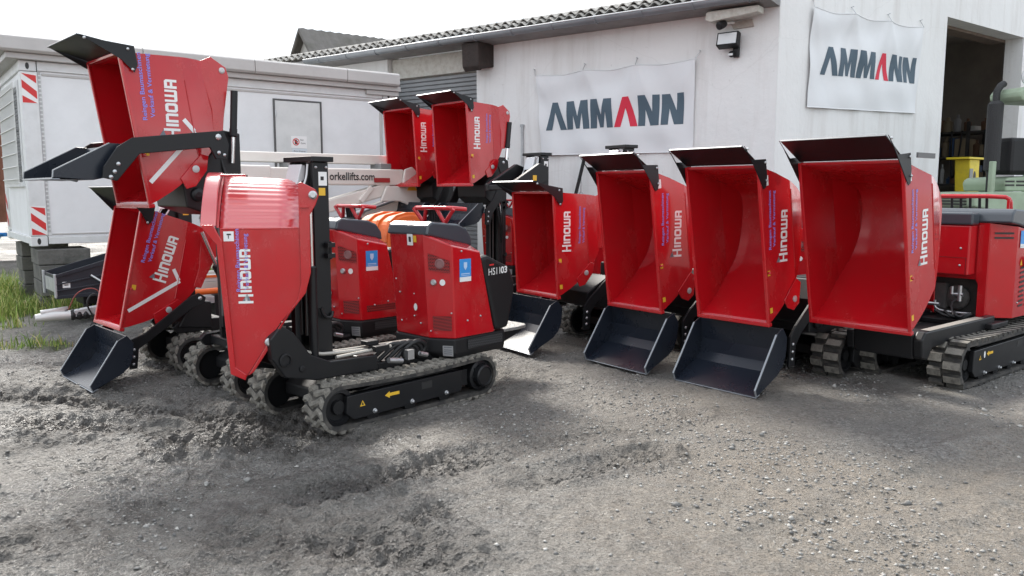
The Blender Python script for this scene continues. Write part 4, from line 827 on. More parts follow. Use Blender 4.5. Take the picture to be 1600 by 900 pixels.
def make_track(root, kind, side, decals):
    t = TRK[kind]; W = t['w'] / 2
    tk_ = part('rubber_track', 'belt' + kind, belt(kind), [RUB, MUD, MUD] if kind == 'A' else [RUB, LUGD, MUD], root, loc=(0, side * t['y'], 0))
    s = side; k = kind + str(side); x0, x1 = (-.36, .66) if kind == 'A' else (-.66, .62); r = t['r1']; zt, zb = (.245, .075) if kind == 'A' else (.31, .085); ya = s * (W - .045); yb = s * (W - .006)
    part('track_frame', 'tframe' + k, lambda mb: mb.prism([(x0, zb + .012), (x0, zt), (x1 + .02, zt - .004), (x1 + .03, zb + .05), (x1 - .03, zb)], ya, yb, 'y'), BLK, tk_, .005)
    part('inner_frame', 'tinner' + k, lambda mb: (mb.prism([(x0 - .1, .11), (x0 - .1, zt - .015), (x1 + .02, zt - .02), (x1, .11)], -s * (W - .02), s * (W - .05), 'y'), mb.prism([(x0, zt + .003), (x0 + .4, zt + .045), (x1 - .4, zt + .045), (x1 - .1, zt + .003)], -s * .04, s * (W - .05), 'y')), PLA, tk_)
    part('slot', 'tslot' + k, lambda mb: mb.box(x0 + .30, x0 + .40, s * (W - .0065), s * (W - .0045), zt - .075, zt - .025), INK, tk_)
    part('idler_wheel', 'tidler' + k, lambda mb: (mb.ring((t['x1'], -s * W * .3, r), (0, s, 0), [(.03, 0), (r - .05, .0), (r - .045, W * .9), (r - .075, W * .95), (r - .085, W * .75), (.05, W * .75), (.045, W), (.0, W)], 22)), BLK, tk_)
    part('sprocket', 'tsprk' + k, lambda mb: (mb.ring((t['x0'], -s * W * .3, t['r0']), (0, s, 0), [(t['r0'] - .055, 0), (t['r0'] - .05, W * 1.05), (t['r0'] - .075, W * 1.12), (t['r0'] - .085, W * 1.02), (.085, W * 1.02), (.082, W * 1.5), (.07, W * 1.58), (.066, W * 1.5), (0, W * 1.5)], 26), [mb.cyl((t['x0'] + (t['r0'] - .075) * math.cos(a), s * W * .7, t['r0'] + (t['r0'] - .075) * math.sin(a)), (t['x0'] + (t['r0'] - .075) * math.cos(a), s * W * .86, t['r0'] + (t['r0'] - .075) * math.sin(a)), .009, 6) for a in [q * math.pi / 4.5 for q in range(9)]]), BLK, tk_)
    nr = 3 if kind == 'A' else 4
    for q in range(nr):
        x = x0 + .16 + q * (x1 - x0 - .36) / (nr - 1)
        part('roller', 'troll' + k, lambda mb: mb.ring((0, -s * W * .6, .085), (0, s, 0), [(.02, 0), (.055, 0), (.055, W * 1.35), (.02, W * 1.4)], 14), PLA, tk_, loc=(x, 0, 0))
        part('bolt', 'tbolt' + k, lambda mb: (mb.ring((0, s * (W - .007), .103), (0, s, 0), [(.017, 0), (.017, .004), (.011, .005), (.011, .018), (.005, .022)], 10)), STL, tk_, loc=(x, 0, 0))
    if decals:
        e = (-s, 0, 0); xa = x1 - .33 if kind == 'A' else x1 - .27
        part('arrow_sticker', 'tarrow' + k, lambda mb: put_poly(mb, [(0, .015), (.10, .015), (.10, .032), (.10, -.001)] if 0 else [(0, -.011), (.085, -.011), (.085, .011), (0, .011), (0, .024), (-.042, 0), (0, -.024)], (xa, s * (W - .006), zt - .055), (-1, 0, 0) if s > 0 else (1, 0, 0), (0, 0, 1), (0, s, 0), .002) , YEL, tk_) if s > 0 else None
        part('warning_sticker', 'twarn' + k, lambda mb: put_poly(mb, [(-.022, 0), (.022, 0), (0, .04)], (x1 - .10, s * (W - .006), zt - .09), (-s, 0, 0), (0, 0, 1), (0, s, 0), .002), YEL, tk_)
        part('warning_mark', 'twarnm' + k, lambda mb: put_poly(mb, [(-.009, .007), (.009, .007), (.002, .026), (-.003, .026)], (x1 - .10, s * (W - .006), zt - .09), (-s, 0, 0), (0, 0, 1), (0, s, 0), .003), INK, tk_)
        if kind == 'B': part('round_sticker', 'trnd' + k, lambda mb: (put_poly(mb, [(.017 * math.cos(a), .028 * math.sin(a)) for a in [q * math.pi / 8 for q in range(16)]], (x1 - .185, s * (W - .006), zt - .055), (-s, 0, 0), (0, 0, 1), (0, s, 0), .002)), WHT, tk_)
    return tk_
def hexbolt(mb, p, n, r=.012): mb.ring(p, n, [(r, 0), (r, .006), (r * .6, .010), (0, .012)], 8)

def chassis(root, kind, high=False):
    part('chassis', 'chassis' + kind, lambda mb: (mb.prism([(-.75, .16), (-.75, .30), (.62, .30), (.72, .24), (.72, .16)], -.23, .23, 'y'), mb.box(-.55, .35, -.20, .20, .30, .36)), PLA, root, .01)
    def arm(mb):
        if not high:
            for s in (1, -1): mb.prism([(.80, .44), (.84, .40), (.80, .345), (.30, .335), (.30, .44), (.62, .455)], s * .22, s * .28, 'y')
            mb.box(.70, .76, -.22, .22, .36, .43); mb.box(.34, .40, -.22, .22, .345, .43); return
        for s in (1, -1): mb.prism([(1.05, .74), (1.13, .66), (1.12, .53), (1.03, .40), (.80, .345), (.30, .335), (.30, .44), (.69, .455), (.84, .52), (.96, .68)], s * .22, s * .28, 'y')
        mb.box(.92, .98, -.22, .22, .44, .54); mb.box(.34, .40, -.22, .22, .345, .43)
    bm_ = part('lift_frame', 'lframe%d' % high, arm, BLK, root, .008)
    if high: part('pivot', 'lpivot', lambda mb: [mb.ring((1.03, s * .281, .515), (0, s, 0), [(.045, 0), (.045, .008), (.034, .010), (.032, -.004), (0, -.004)], 18) for s in (1, -1)] + [mb.ring((.91, s * .281, .44), (0, s, 0), [(.022, 0), (.022, .006), (.012, .008), (0, .008)], 12) for s in (1, -1)], PLA, bm_)
    if high: part('pipe_run', 'lpipes', lambda mb: (mb.tube(fillet([(.92, .16, .62), (.80, .18, .50), (.5, .19, .475), (-.1, .19, .46)], 2), .014, 6), mb.tube(fillet([(.9, .10, .60), (.78, .12, .49), (.5, .13, .48), (-.1, .14, .47)], 2), .011, 6), mb.cyl((.15, .24, .475), (.62, .24, .465), .012, 8)), mat('dull_pipe', (.42, .40, .36), .45, .5), bm_)
    part('step_box', 'lstep', lambda mb: (mb.box(.20, .32, .20, .29, .46, .50), mb.box(.24, .34, .14, .22, .50, .53)), PLA, bm_, .004)
    part('hydraulic_hose', 'lhoses', lambda mb: [mb.tube(fillet([(.25 - k * .05, .12 + .03 * k, .36), (.12 - k * .06, .20 + .02 * k, .50), (-.05 - k * .05, .24, .44), (-.12, .22, .34), (-.3, .18, .34)], 2), .018, 7) for k in range(4)] + [mb.ring((.02, .27, .40), (.2, 1, .1), [(.03, -.03), (.045, -.02), (.045, .02), (.02, .03)], 14)], HOSE, root)
    part('fitting', 'lfit', lambda mb: (mb.cyl((.10, .30, .37), (.22, .30, .39), .020, 8), mb.box(.0, .06, .28, .32, .37, .44), mb.cyl((-.13, .31, .38), (-.06, .31, .40), .018, 8)), STL, root)
def engine_cover_a(root, model, full=True):
    P = [(-.25, .20), (-.35, .38), (-.77, .38), (-.90, .30), (-.90, -.24), (-.77, -.30), (-.37, -.29), (-.275, -.20)]
    Tq = [(-.20, .20, 1.255), (-.325, .38, 1.175), (-.62, .38, 1.115), (-.66, .30, 1.12), (-.66, -.24, 1.12), (-.62, -.30, 1.105), (-.34, -.29, 1.175), (-.215, -.20, 1.255)]
    I = [(-.22, .20, 1.262), (-.27, .235, 1.24), (-.62, .235, 1.17), (-.64, .22, 1.16), (-.64, -.18, 1.16), (-.62, -.20, 1.17), (-.27, -.20, 1.24), (-.23, -.18, 1.262)]
    def body(mb):
        n = 8; mb.add([(x, y, .475) for x, y in P] + Tq + I, [(i, (i + 1) % n, n + (i + 1) % n, n + i) for i in range(n)] + [(n + i, n + (i + 1) % n, 2 * n + (i + 1) % n, 2 * n + i) for i in range(n)] + [tuple(range(n))[::-1], tuple(range(2 * n, 3 * n))])
    ec = part('engine_cover', 'coverA', body, RED, root, .016)
    # grilles and fittings on the chamfer face (between P0/T0 and P1/T1) and the side
    def chamf(u, z, out=.004):
        t = (z - .475) / .75; a = Vector((P[0][0] + .05 * t, P[0][1], z)); b = Vector((P[1][0] + .025 * t, P[1][1], z)); nrm = Vector((.18, .10, 0)).normalized(); return a.lerp(b, u) + nrm * out
    def quad(mb, u0, u1, z0, z1, out=.004): mb.add([chamf(u0, z0, out), chamf(u1, z0, out), chamf(u1, z1, out), chamf(u0, z1, out)], [(0, 1, 2, 3)])
    part('grille', 'covgr1', lambda mb: mb.add([chamf(.15, .99), chamf(.9, .97), chamf(.9, 1.06), chamf(.15, 1.12)], [(0, 1, 2, 3)]), GRR, ec)
    part('grille', 'covgr2', lambda mb: quad(mb, .20, .90, .535, .645), GRR, ec)
    part('lamp', 'covlamp', lambda mb: mb.ring(chamf(.55, 1.04, .004), (.18, .10, 0), [(.038, 0), (.038, .004), (.028, .006), (.026, .002), (0, .002)], 16), mat('dull_lens', (.25, .12, .12), .25), ec)
    part('plug', 'covplug', lambda mb: mb.ring(chamf(.30, .90, .0), (.18, .10, 0), [(.024, 0), (.024, .012), (.017, .022), (0, .022)], 14), STL, ec)
    part('round_sticker', 'covrs', lambda mb: put_poly(mb, [(.022 * math.cos(a), .024 * math.sin(a)) for a in [q * math.pi / 8 for q in range(16)]], chamf(.62, .90, 0), chamf(1, .9) - chamf(0, .9), (0, 0, 1), (.18, .10, 0), .004), WHT, ec)
    def sidept(x, z, out=0): return Vector((x, .38 + out, z))
    part('grille', 'covgr3', lambda mb: mb.add([(-.40, .3815, .545), (-.74, .3815, .545), (-.735, .3815, .60), (-.40, .3815, .60)], [(0, 1, 2, 3)]), GRR, ec) if model == 'HS1203' else None
    sb_ = part('blue_sticker', 'covblue', lambda mb: mb.add([(-.40, .3825, .90), (-.52, .3825, .90), (-.52, .3825, 1.07), (-.40, .3825, 1.07)], [(0, 1, 2, 3)]), SBL, ec)
    part('sticker_foot', 'covbluef', lambda mb: mb.add([(-.40, .3838, .90), (-.52, .3838, .90), (-.52, .3838, .935), (-.40, .3838, .935)], [(0, 1, 2, 3)]), WHT, ec)
    def shield(mb):
        put_poly(mb, [(0, .035), (.018, .01), (.036, .035), (.036, .07), (0, .07)], (-.442, .3835, .975), (-1, 0, 0), (0, 0, 1), (0, 1, 0), .001)
        mb.box(-.505, -.415, .3835, .3842, .955, .962); mb.box(-.505, -.415, .3835, .3842, .944, .948)
    part('shield_print', 'covshield', shield, mat('pale_blue_print', (.45, .62, .85), .5), ec)
    part('bolt', 'covbolts', lambda mb: [hexbolt(mb, sidept(x, z), (0, 1, 0), .008) for x, z in ((-.48, .60), (-.62, .62), (-.42, 1.13))] + [hexbolt(mb, chamf(u, z, 0), (.18, .1, 0), .007) for u, z in ((.1, .53), (.9, .67))] + [hexbolt(mb, (-.245, y, z), (1, 0, 0), .007) for y, z in ((.12, .58), (-.1, .58), (.05, .63), (-.12, .80), (.05, .80), (-.16, .9))], STL, ec)
    part('front_sticker', 'covfs', lambda mb: mb.add([(-.2055, .02, 1.17), (-.2055, .085, 1.17), (-.2005, .085, 1.255), (-.2005, .02, 1.255)], [(0, 1, 2, 3)]), WHT, ec)
    part('sticker_print', 'covfsp', lambda mb: mb.add([(-.2035, .04, 1.195), (-.2035, .065, 1.195), (-.1990, .065, 1.235), (-.1990, .04, 1.235)], [(0, 1, 2, 3)]), INK, ec)
    part('warning_sticker', 'covws', lambda mb: mb.add([(-.2055, .09, 1.195), (-.2055, .125, 1.195), (-.2005, .125, 1.245), (-.2005, .09, 1.245)], [(0, 1, 2, 3)]), YEL, ec)
    part('oval_sticker', 'covov', lambda mb: put_poly(mb, [(.020 * math.cos(a), .028 * math.sin(a)) for a in [q * math.pi / 8 for q in range(16)]], (-.237, .07, .70), (0, 1, 0), (0, 0, 1), (1, 0, 0), .003), WHT, ec)
    S = [(x * 1.0 + (.012 if x > -.5 else -.012), y * 1.03) for x, y in P]; S[2] = (-.90, .375); S[3] = (-.98, .28); S[4] = (-.98, -.22); S[5] = (-.90, -.30)
    def skirt(mb):
        n = 8; Bq = [(x * .98 - (.05 if x > -.3 else .02), y * .97, .325) for x, y in S]; mb.add(Bq + [(x, y, .365) for x, y in S] + [(x, y, .474) for x, y in S], [(q * n + i, q * n + (i + 1) % n, (q + 1) * n + (i + 1) % n, (q + 1) * n + i) for q in range(2) for i in range(n)] + [tuple(range(n))[::-1], tuple(range(16, 24))])
    sk = part('skirt', 'skirtA', skirt, PLA, root, .012)
    part('skirt_grille', 'skgr', lambda mb: mb.add([(-.47, .3945, .385), (-.87, .3805, .385), (-.87, .3805, .455), (-.47, .3945, .455)], [(0, 1, 2, 3)]), GRB, sk)
    part('name_plate', 'skplate', lambda mb: mb.add([chamf(.55, .345, .024), chamf(.95, .345, .024), chamf(.95, .425, .024), chamf(.55, .425, .024)], [(0, 1, 2, 3)]), STL, sk)
    part('plate_print', 'skprint', lambda mb: [mb.add([chamf(.60, z, .0265), chamf(.90, z, .0265), chamf(.90, z + .006, .0265), chamf(.60, z + .006, .0265)], [(0, 1, 2, 3)]) for z in (.36, .375, .39, .41)], GRY, sk)
    # hood
    hp = [(-.195, 1.252), (-.215, 1.325), (-.26, 1.348), (-.52, 1.325), (-.61, 1.29), (-.66, 1.22), (-.67, 1.15), (-.60, 1.165), (-.26, 1.242)]
    part('hood', 'hoodA', lambda mb: mb.prism(hp, -.21, .245, 'y'), HOOD, root, .014)
    # handle bar
    def handle(mb):
        mb.tube(fillet([(-.60, .25, 1.435), (-.50, .23, 1.445), (-.47, .12, 1.445), (-.47, -.12, 1.445), (-.50, -.23, 1.445), (-.60, -.25, 1.435)], 1), .017, 8)
        for s in (1, -1):
            for a, b in (((-.49, s * .23, 1.440), (-.50, s * .12, 1.325)), ((-.50, s * .12, 1.325), (-.47, s * .06, 1.440)), ((-.51, s * .20, 1.305), (-.50, s * .10, 1.315))): mb.tube([a, b], .016, 6)
    hd_ = part('handle_bar', 'handleA', handle, RED, root)
    part('control_lever', 'leversA', lambda mb: [mb.cyl((-.52, y, 1.30), (-.50, y, 1.455), .012, 6) for y in (-.06, -.03, 0, .03, .06)] + [mb.box(-.56, -.48, -.09, .09, 1.31, 1.345)], PLA, root)
    if full:
        def apron(mb):
            pp = [(-.625, 1.075), (-.70, 1.085), (-.95, .98), (-1.015, .86), (-1.01, .76), (-.935, .49), (-.785, .485)]
            mb.prism(pp, -.36, .387, 'y')
        ap = part('rear_apron', 'apronA', apron, PLA, root, .03)
        o = part('model_lettering', None, lambda mb: put_text(mb, model[:4], (-.705, .3875, .925), (-1, 0, .045), (.0, 0, 1), (0, 1, 0), .130, .055, .0, .002), WHT, ap)
        part('model_lettering', None, lambda mb: put_text(mb, model[4:], (-.842, .3875, .931), (-1, 0, .045), (0, 0, 1), (0, 1, 0), .075, .055, .03, .002), WHT, ap)
        part('model_red_dash', 'mdash', lambda mb: put_poly(mb, [(0, 0), (.05, 0), (.05, .012), (0, .012)], (-.715, .3875, 1.0), (-1, 0, .045), (0, 0, 1), (0, 1, 0), .002), REDS, ap)
        part('standing_platform', 'platA', lambda mb: mb.prism(fillet([(-.98, -.26), (-1.30, -.26), (-1.36, -.18), (-1.36, .18), (-1.30, .26), (-.98, .26)], 1), .425, .452, 'z'), ALU, root, .006)
        part('platform_bracket', 'platbr', lambda mb: [mb.prism([(-.96, .42), (-1.28, .42), (-1.28, .40), (-.99, .31), (-.96, .31)], s * .2 - .015, s * .2 + .015, 'y') for s in (1, -1)], PLA, root)
def mast(root, x=.63, y=0.0, top=1.78, key='mast'):
    def chan(mb):
        for s in (1, -1):
            mb.prism([(x - .06, .42), (x + .06, .42), (x + .06, top - .035), (x - .06, top - .035)], y + s * .12 - .018, y + s * .12 + .018, 'y')
            mb.box(x + .03, x + .06, min(y + s * .065, y + s * .101), max(y + s * .065, y + s * .101), .5, top - .04)
        mb.box(x - .06, x - .04, y - .101, y + .101, .5, top - .30)
    m = part('mast', key, chan, BLK, root, .006)
    part('mast_top_plate', key + 't', lambda mb: mb.box(x - .085, x + .09, y - .165, y + .165, top - .034, top), BLK, m, .004)
    part('mast_bolt', key + 'b', lambda mb: [hexbolt(mb, (x + dx, y + .138, top - .07), (0, 1, 0), .010) for dx in (-.04, .04)], STL, m)
    part('cable_guard', key + 'g', lambda mb: mb.prism([(x + .065, top - .06), (x + .095, top - .05), (x + .145, top - .20), (x + .075, top - .15)], y - .09, y + .06, 'y'), EDGE, m, .004)
    part('guard_lip', key + 'gl', lambda mb: [mb.tube(fillet([(x + .075, y + s, top - .05), (x + .09, y + s, top - .16), (x + .165, y + s, top - .27), (x + .195, y + s, top - .34)], 2), .007, 6) for s in (-.10, .10)], EDGE, m)
    part('side_plate', key + 'sp', lambda mb: [mb.prism(fillet([(x + .062, top - .05), (x + .075, top - .15), (x + .195, top - .34), (x + .195, top - .38), (x + .062, top - .38)], 1), y + s - .005, y + s + .005, 'y') for s in (-.09, .09)], BLK, m)
    part('chain', key + 'c', lambda mb: [mb.cyl((x + .07, y + d, .6), (x + .07, y + d, top - .2), .012, 6) for d in (-.03, .03)], mat('chain_steel', (.12, .12, .12), .4, .7), m)
    part('mast_sticker', key + 's', lambda mb: mb.box(x - .045, x + .02, y + .1385, y + .140, top - .19, top - .10), WHT, m)
    part('sticker_print', key + 'si', lambda mb: mb.box(x - .02, x + .005, y + .1405, y + .1412, top - .155, top - .13), INK, m)
    part('warning_sticker', key + 'w', lambda mb: mb.box(x - .03, x + .02, y + .1385, y + .140, top - .255, top - .205), YEL, m)
    part('latch', key + 'l', lambda mb: (mb.box(x - .07, x - .01, y + .14, y + .18, top - .67, top - .64), mb.box(x - .07, x - .01, y + .14, y + .18, top - .60, top - .57), mb.cyl((x - .04, y + .17, top - .68), (x - .04, y + .17, top - .56), .008, 6)), PLA, m)
    part('cable_hook', key + 'h', lambda mb: mb.tube(fillet([(x - .06, y + .14, .76), (x - .03, y + .17, .72), (x + .03, y + .17, .74), (x + .05, y + .17, .80)], 2), .012, 6), PLA, m)
    return m

# hopper frames: u forward out of the mouth, v up along the mouth, origin on the lower lip
HOP = {'A': dict(h=1.02, w=.335, floor=[(0, 0), (-.06, .02), (-.24, .10), (-.50, .28), (-.62, .46), (-.70, .74), (-.68, .88), (-.58, .95), (-.25, .99), (0, 1.02)], fold=-.40, inset=.07, lip=(.23, .11)),
       'B': dict(h=1.22, w=.32, floor=[(0, 0), (-.06, .015), (-.233, .10), (-.42, .25), (-.55, .42), (-.62, .70), (-.63, .88), (-.55, .97), (-.22, 1.13), (0, 1.22)], fold=-.40, inset=.06, lip=(.18, .16)),
       'W': dict(h=1.24, w=.375, floor=[(0, 0), (-.06, .015), (-.233, .10), (-.42, .25), (-.57, .42), (-.66, .66), (-.67, .84), (-.56, .97), (-.22, 1.13), (0, 1.24)], fold=-.42, inset=.07, lip=(.22, .20))}
HOP['N'] = dict(HOP['A'], w=.31)
HOP['W']['floor'] = [(u * 1.1, v) for u, v in HOP['W']['floor']]
def hopper(root, typ, x, z, tilt, yo=0.0, chevron=False, swap=False, stick=True, lipmat=None):
    H = HOP[typ]; w = H['w']; h = H['h']; fl_ = H['floor']
    prof = fillet(fl_[:-3], 2) + fillet(fl_[-4:], 2)[1:]
    prof = fillet(fl_[1:-1], 2); prof = [fl_[0]] + prof + [fl_[-1]]
    hw = lambda u: w if u > H['fold'] else w - H['inset'] * min(1, (H['fold'] - u) / .27)
    def shell(mb):
        n = len(prof); t = .007
        # bottom/back plate, inner and outer skins
        vs = []
        for i, (u, v) in enumerate(prof):
            a = Vector(prof[max(0, i - 1)]); b = Vector(prof[min(n - 1, i + 1)]); d = (b - a).normalized(); nx, nz = -d.y, d.x   # outward is to the left of travel -> check sign
            nx, nz = -nx, -nz
            c = hw(u)
            vs += [(u, -c, v), (u, c, v), (u + nx * t, -c, v + nz * t), (u + nx * t, c, v + nz * t)]
        fs = []
        for i in range(n - 1):
            a = i * 4; b = a + 4; fs += [(a, a + 1, b + 1, b), (a + 2, b + 2, b + 3, a + 3)]
        fs += [(0, 2, 3, 1), ((n - 1) * 4, (n - 1) * 4 + 1, (n - 1) * 4 + 3, (n - 1) * 4 + 2)]
        mb.add(vs, fs, True)
        # side plates: flat to the fold, then turned in
        f = H['fold']
        lo = [p for p in prof if p[0] >= f]; 
        k0 = next(i for i, p in enumerate(prof) if p[0] < f); k1 = max(i for i, p in enumerate(prof) if p[0] < f) + 1
        def cross(p, q): tt = (f - p[0]) / (q[0] - p[0]); return (f, p[1] + (q[1] - p[1]) * tt)
        c0 = cross(prof[k0 - 1], prof[k0]); c1 = cross(prof[k1], prof[k1 - 1])
        front = prof[:k0] + [c0, c1] + prof[k1:]; back = [c1, c0] + prof[k0:k1]
        for s in (1, -1):
            for pl in (front, back):
                m = len(pl); o = [(p[0], s * hw(p[0]), p[1]) for p in pl]; q = [(p[0], s * (hw(p[0]) + t), p[1]) for p in pl]
                mb.add(o + q, [tuple(range(m)), tuple(range(2 * m - 1, m - 1, -1))] + [(i, m + i, m + (i + 1) % m, (i + 1) % m) for i in range(m)])
    hp = part('hopper', 'hopper' + typ, shell, RED, root, .0, loc=(x, yo, z), rot=(0, R(tilt), 0))
    e = .016
    def rim(mb):
        for s in (1, -1): mb.box(-.012, .010, min(s * (w - .004), s * (w + .022)), max(s * (w - .004), s * (w + .022)), .0, h)
        mb.box(-.03, .012, -w - .022, w + .022, -.022, .006)
        mb.box(-.012, .010, -w, w, h - .018, h + .004)
    part('rim', 'hrim' + typ, rim, RED, hp, .005)
    # rear pin bracket and lower pin bracket, on both sides
    bu, bv = (-.66, .84) if typ in 'AN' else (-.60, .80) if typ == 'B' else (-.665, .80)
    def brackets(mb):
        for s in (1, -1):
            c = hw(-.6) + .006
            if typ in 'AN': mb.prism([(bu + .12, bv + .10), (bu + .02, bv + .13), (bu - .08, bv + .05), (bu - .09, bv - .02), (bu + .0, bv - .30), (bu + .03, bv - .42), (bu + .10, bv - .42), (bu + .08, bv - .25)], s * c, s * (c + .012), 'y')
            if typ != 'W': mb.prism([(-.24, .15), (-.42, .30), (-.47, .28), (-.44, .18), (-.34, .08), (-.27, .07)] if typ in 'AN' else [(-.22, .13), (-.40, .27), (-.46, .22), (-.42, .06), (-.34, .02), (-.26, .06)], s * (w + .0075), s * (w + .0175), 'y')
    br = hp if typ == 'W' else part('pin_bracket', 'hbr' + typ, brackets, RED, hp, .004)
    if typ != 'W': part('pin', 'hpin' + typ, lambda mb: [(typ in 'AN' and mb.ring((bu - .045, s * (hw(-.6) + .018), bv + .03), (0, s, 0), [(.022, 0), (.022, .006), (.012, .010), (0, .010)], 14), typ != 'W' and mb.ring((-.36, s * (w + .0175), .20 if typ in 'AN' else .11), (0, s, 0), [(.026, 0), (.026, .005), (.012, .008), (0, .008)], 16)) for s in (1, -1)], mat('pin_white', (.52, .52, .52), .4, .3), br)
    part('weld_line', 'hweld' + typ, lambda mb: mb.tube([(H['fold'], w + .008, .36 if typ not in 'AN' else .30), (H['fold'] - .005, w + .008, h * .80)], .004, 5), RED, hp)
    # black spill guard
    lu, lv = H['lip']
    def guard(mb):
        mb.prism([(-.012, h + .006), (-.004, h + .008), (lu + .006, h + lv), (lu, h + lv + .008)], -w - .012, w + .012, 'y')
        for s in (1, -1):
            a, b = s * (w + .0235), s * (w + .0295); mb.prism([(lu, h + lv + .006), (.10, h + .055), (-.075, h + .035), (-.075, h - .09), (-.055, h - .17), (-.025, h - .18), (lu - .05, h + lv - .06)] if typ not in 'AN' else [(lu, h + lv + .006), (.08, h + .07), (-.10, h + .03), (-.10, h - .09), (-.07, h - .14), (.0, h - .05)], a, b, 'y')
    GED = mat('guard_edge_grey', (.16, .17, .18), .4, .3)
    gd = part('spill_guard', 'hguard' + typ, guard, BLK, hp, .002)
    part('guard_edge', 'hgedge' + typ, lambda mb: mb.prism([(lu - .002, h + lv + .009), (lu + .010, h + lv), (lu + .013, h + lv + .004), (lu + .002, h + lv + .011)], -w - .012, w + .012, 'y'), EDGE if typ == 'A' else GED, gd)
    part('bolt', 'hgb' + typ, lambda mb: [hexbolt(mb, (u, w + .030, v), (0, 1, 0), .010) for u, v in ((-.055, h + .012), (-.06, h - .12), (lu - .03, h + lv - .02))], STL, gd)
    # printing on the visible side
    y = w + .0072; n = (0, 1, 0)
    A_ = typ in 'AN'
    if swap: part('maker_lettering', None, lambda mb: put_logo(mb, (-.185, y, .43), (-.06, 0, 1), (1, 0, .06), n, .39, .110), WHT, hp)
    else: part('maker_lettering', 'logo' + typ, lambda mb: put_logo(mb, ((-.30, y, .43) if not A_ else (-.30, y, .42)), (-.14, 0, 1), (1, 0, .14), n, .40, .115), WHT, hp)
    def dealer(mb):
        for s, k, wd in (('Reingen Baumaschinen', 0, .445), ('Verkauf & Vermietung', 1, .425)):
            if swap: put_text(mb, s, (-.315 - .05 * k, y, .50 - .0 * k), (-.06, 0, 1), (1, 0, .06), n, .36 * wd / .445, .034, .012)
            else: put_text(mb, s, (-.108 - .055 * k, y, .565 + .012 * k), (-.09, 0, 1), (1, 0, .09), n, wd, .040, .012)
    part('dealer_lettering', 'dealer' + typ + str(swap), dealer, BLU, hp)
    if not swap: part('logo_triangle', 'ltri' + typ, lambda mb: put_poly(mb, [(0, 0), (.045, .02), (0, .05)] , (-.205, y, .445), (-.14, 0, 1), (1, 0, .14), n), GRY, hp)
    part('instruction_sticker', 'hst' + typ, lambda mb: put_poly(mb, [(0, 0), (.06, 0), (.06, .075), (0, .075)], (-.095, y, h - .20 if not A_ else h - .085), (1, 0, 0), (0, 0, 1), n) if A_ else put_poly(mb, [(0, 0), (.06, 0), (.06, .075), (0, .075)], (-.115, y, h - .165), (1, 0, 0), (0, 0, 1), n), WHT, hp)
    part('sticker_print', 'hsti' + typ, lambda mb: [put_poly(mb, q, ((-.095, y, h - .085) if A_ else (-.115, y, h - .165)), (1, 0, 0), (0, 0, 1), n, .0035) for q in ([(.02, .048), (.045, .044), (.045, .056), (.022, .056)], [(.028, .02), (.034, .02), (.034, .044), (.028, .044)])], INK, hp)
    part('warning_sticker', 'hwarn' + typ, lambda mb: put_poly(mb, [(0, 0), (.034, 0), (.034, .042), (0, .042)], (-.065, y, .37 if not A_ else .33), (1, 0, 0), (0, 0, 1), n), YEL, hp)
    part('warning_sticker', 'hwarn2' + typ, lambda mb: put_poly(mb, [(0, 0), (.034, 0), (.034, .042), (0, .042)], (-.065, y, .075), (1, 0, 0), (0, 0, 1), n), YEL, hp) if not chevron else None
    part('grease_point', 'hgr' + typ, lambda mb: mb.ring((-.025, w + .022, .40 if not A_ else .335), (0, 1, 0), [(.012, 0), (.012, .012), (.006, .02), (0, .02)], 8), RED, hp)
    if chevron:
        def chev(mb):
            for a, b, ww in (((-.035, .15), (-.415, .455), .030), ((-.405, .46), (-.345, .55), .030)):
                a, b = Vector(a), Vector(b); t = (b - a).normalized(); nn = Vector((-t.y, t.x)) * ww / 2
                mb.add([(p.x, y + .0025, p.y) for p in (a + nn, b + nn, b - nn, a - nn)], [(0, 1, 2, 3)])
        part('white_chevron', 'chev', chev, WHT, hp)
    part('shell_dent', None, lambda mb: None, RED, hp) if False else None
    return hp
def arms(root, poly, y=.42, th=.022, bolts=(), rod=True):
    """pair of flat loader arms with the given outline"""
    o = []
    for s in (1, -1):
        a = part('loader_arm', None, lambda mb: mb.prism(poly, s * y - th / 2, s * y + th / 2, 'y'), BLK, root, .004); o.append(a)
        part('bolt', None, lambda mb: [hexbolt(mb, (bx, s * (y + th / 2), bz), (0, s, 0), br_) for bx, bz, br_ in bolts], STL, a)
    return o
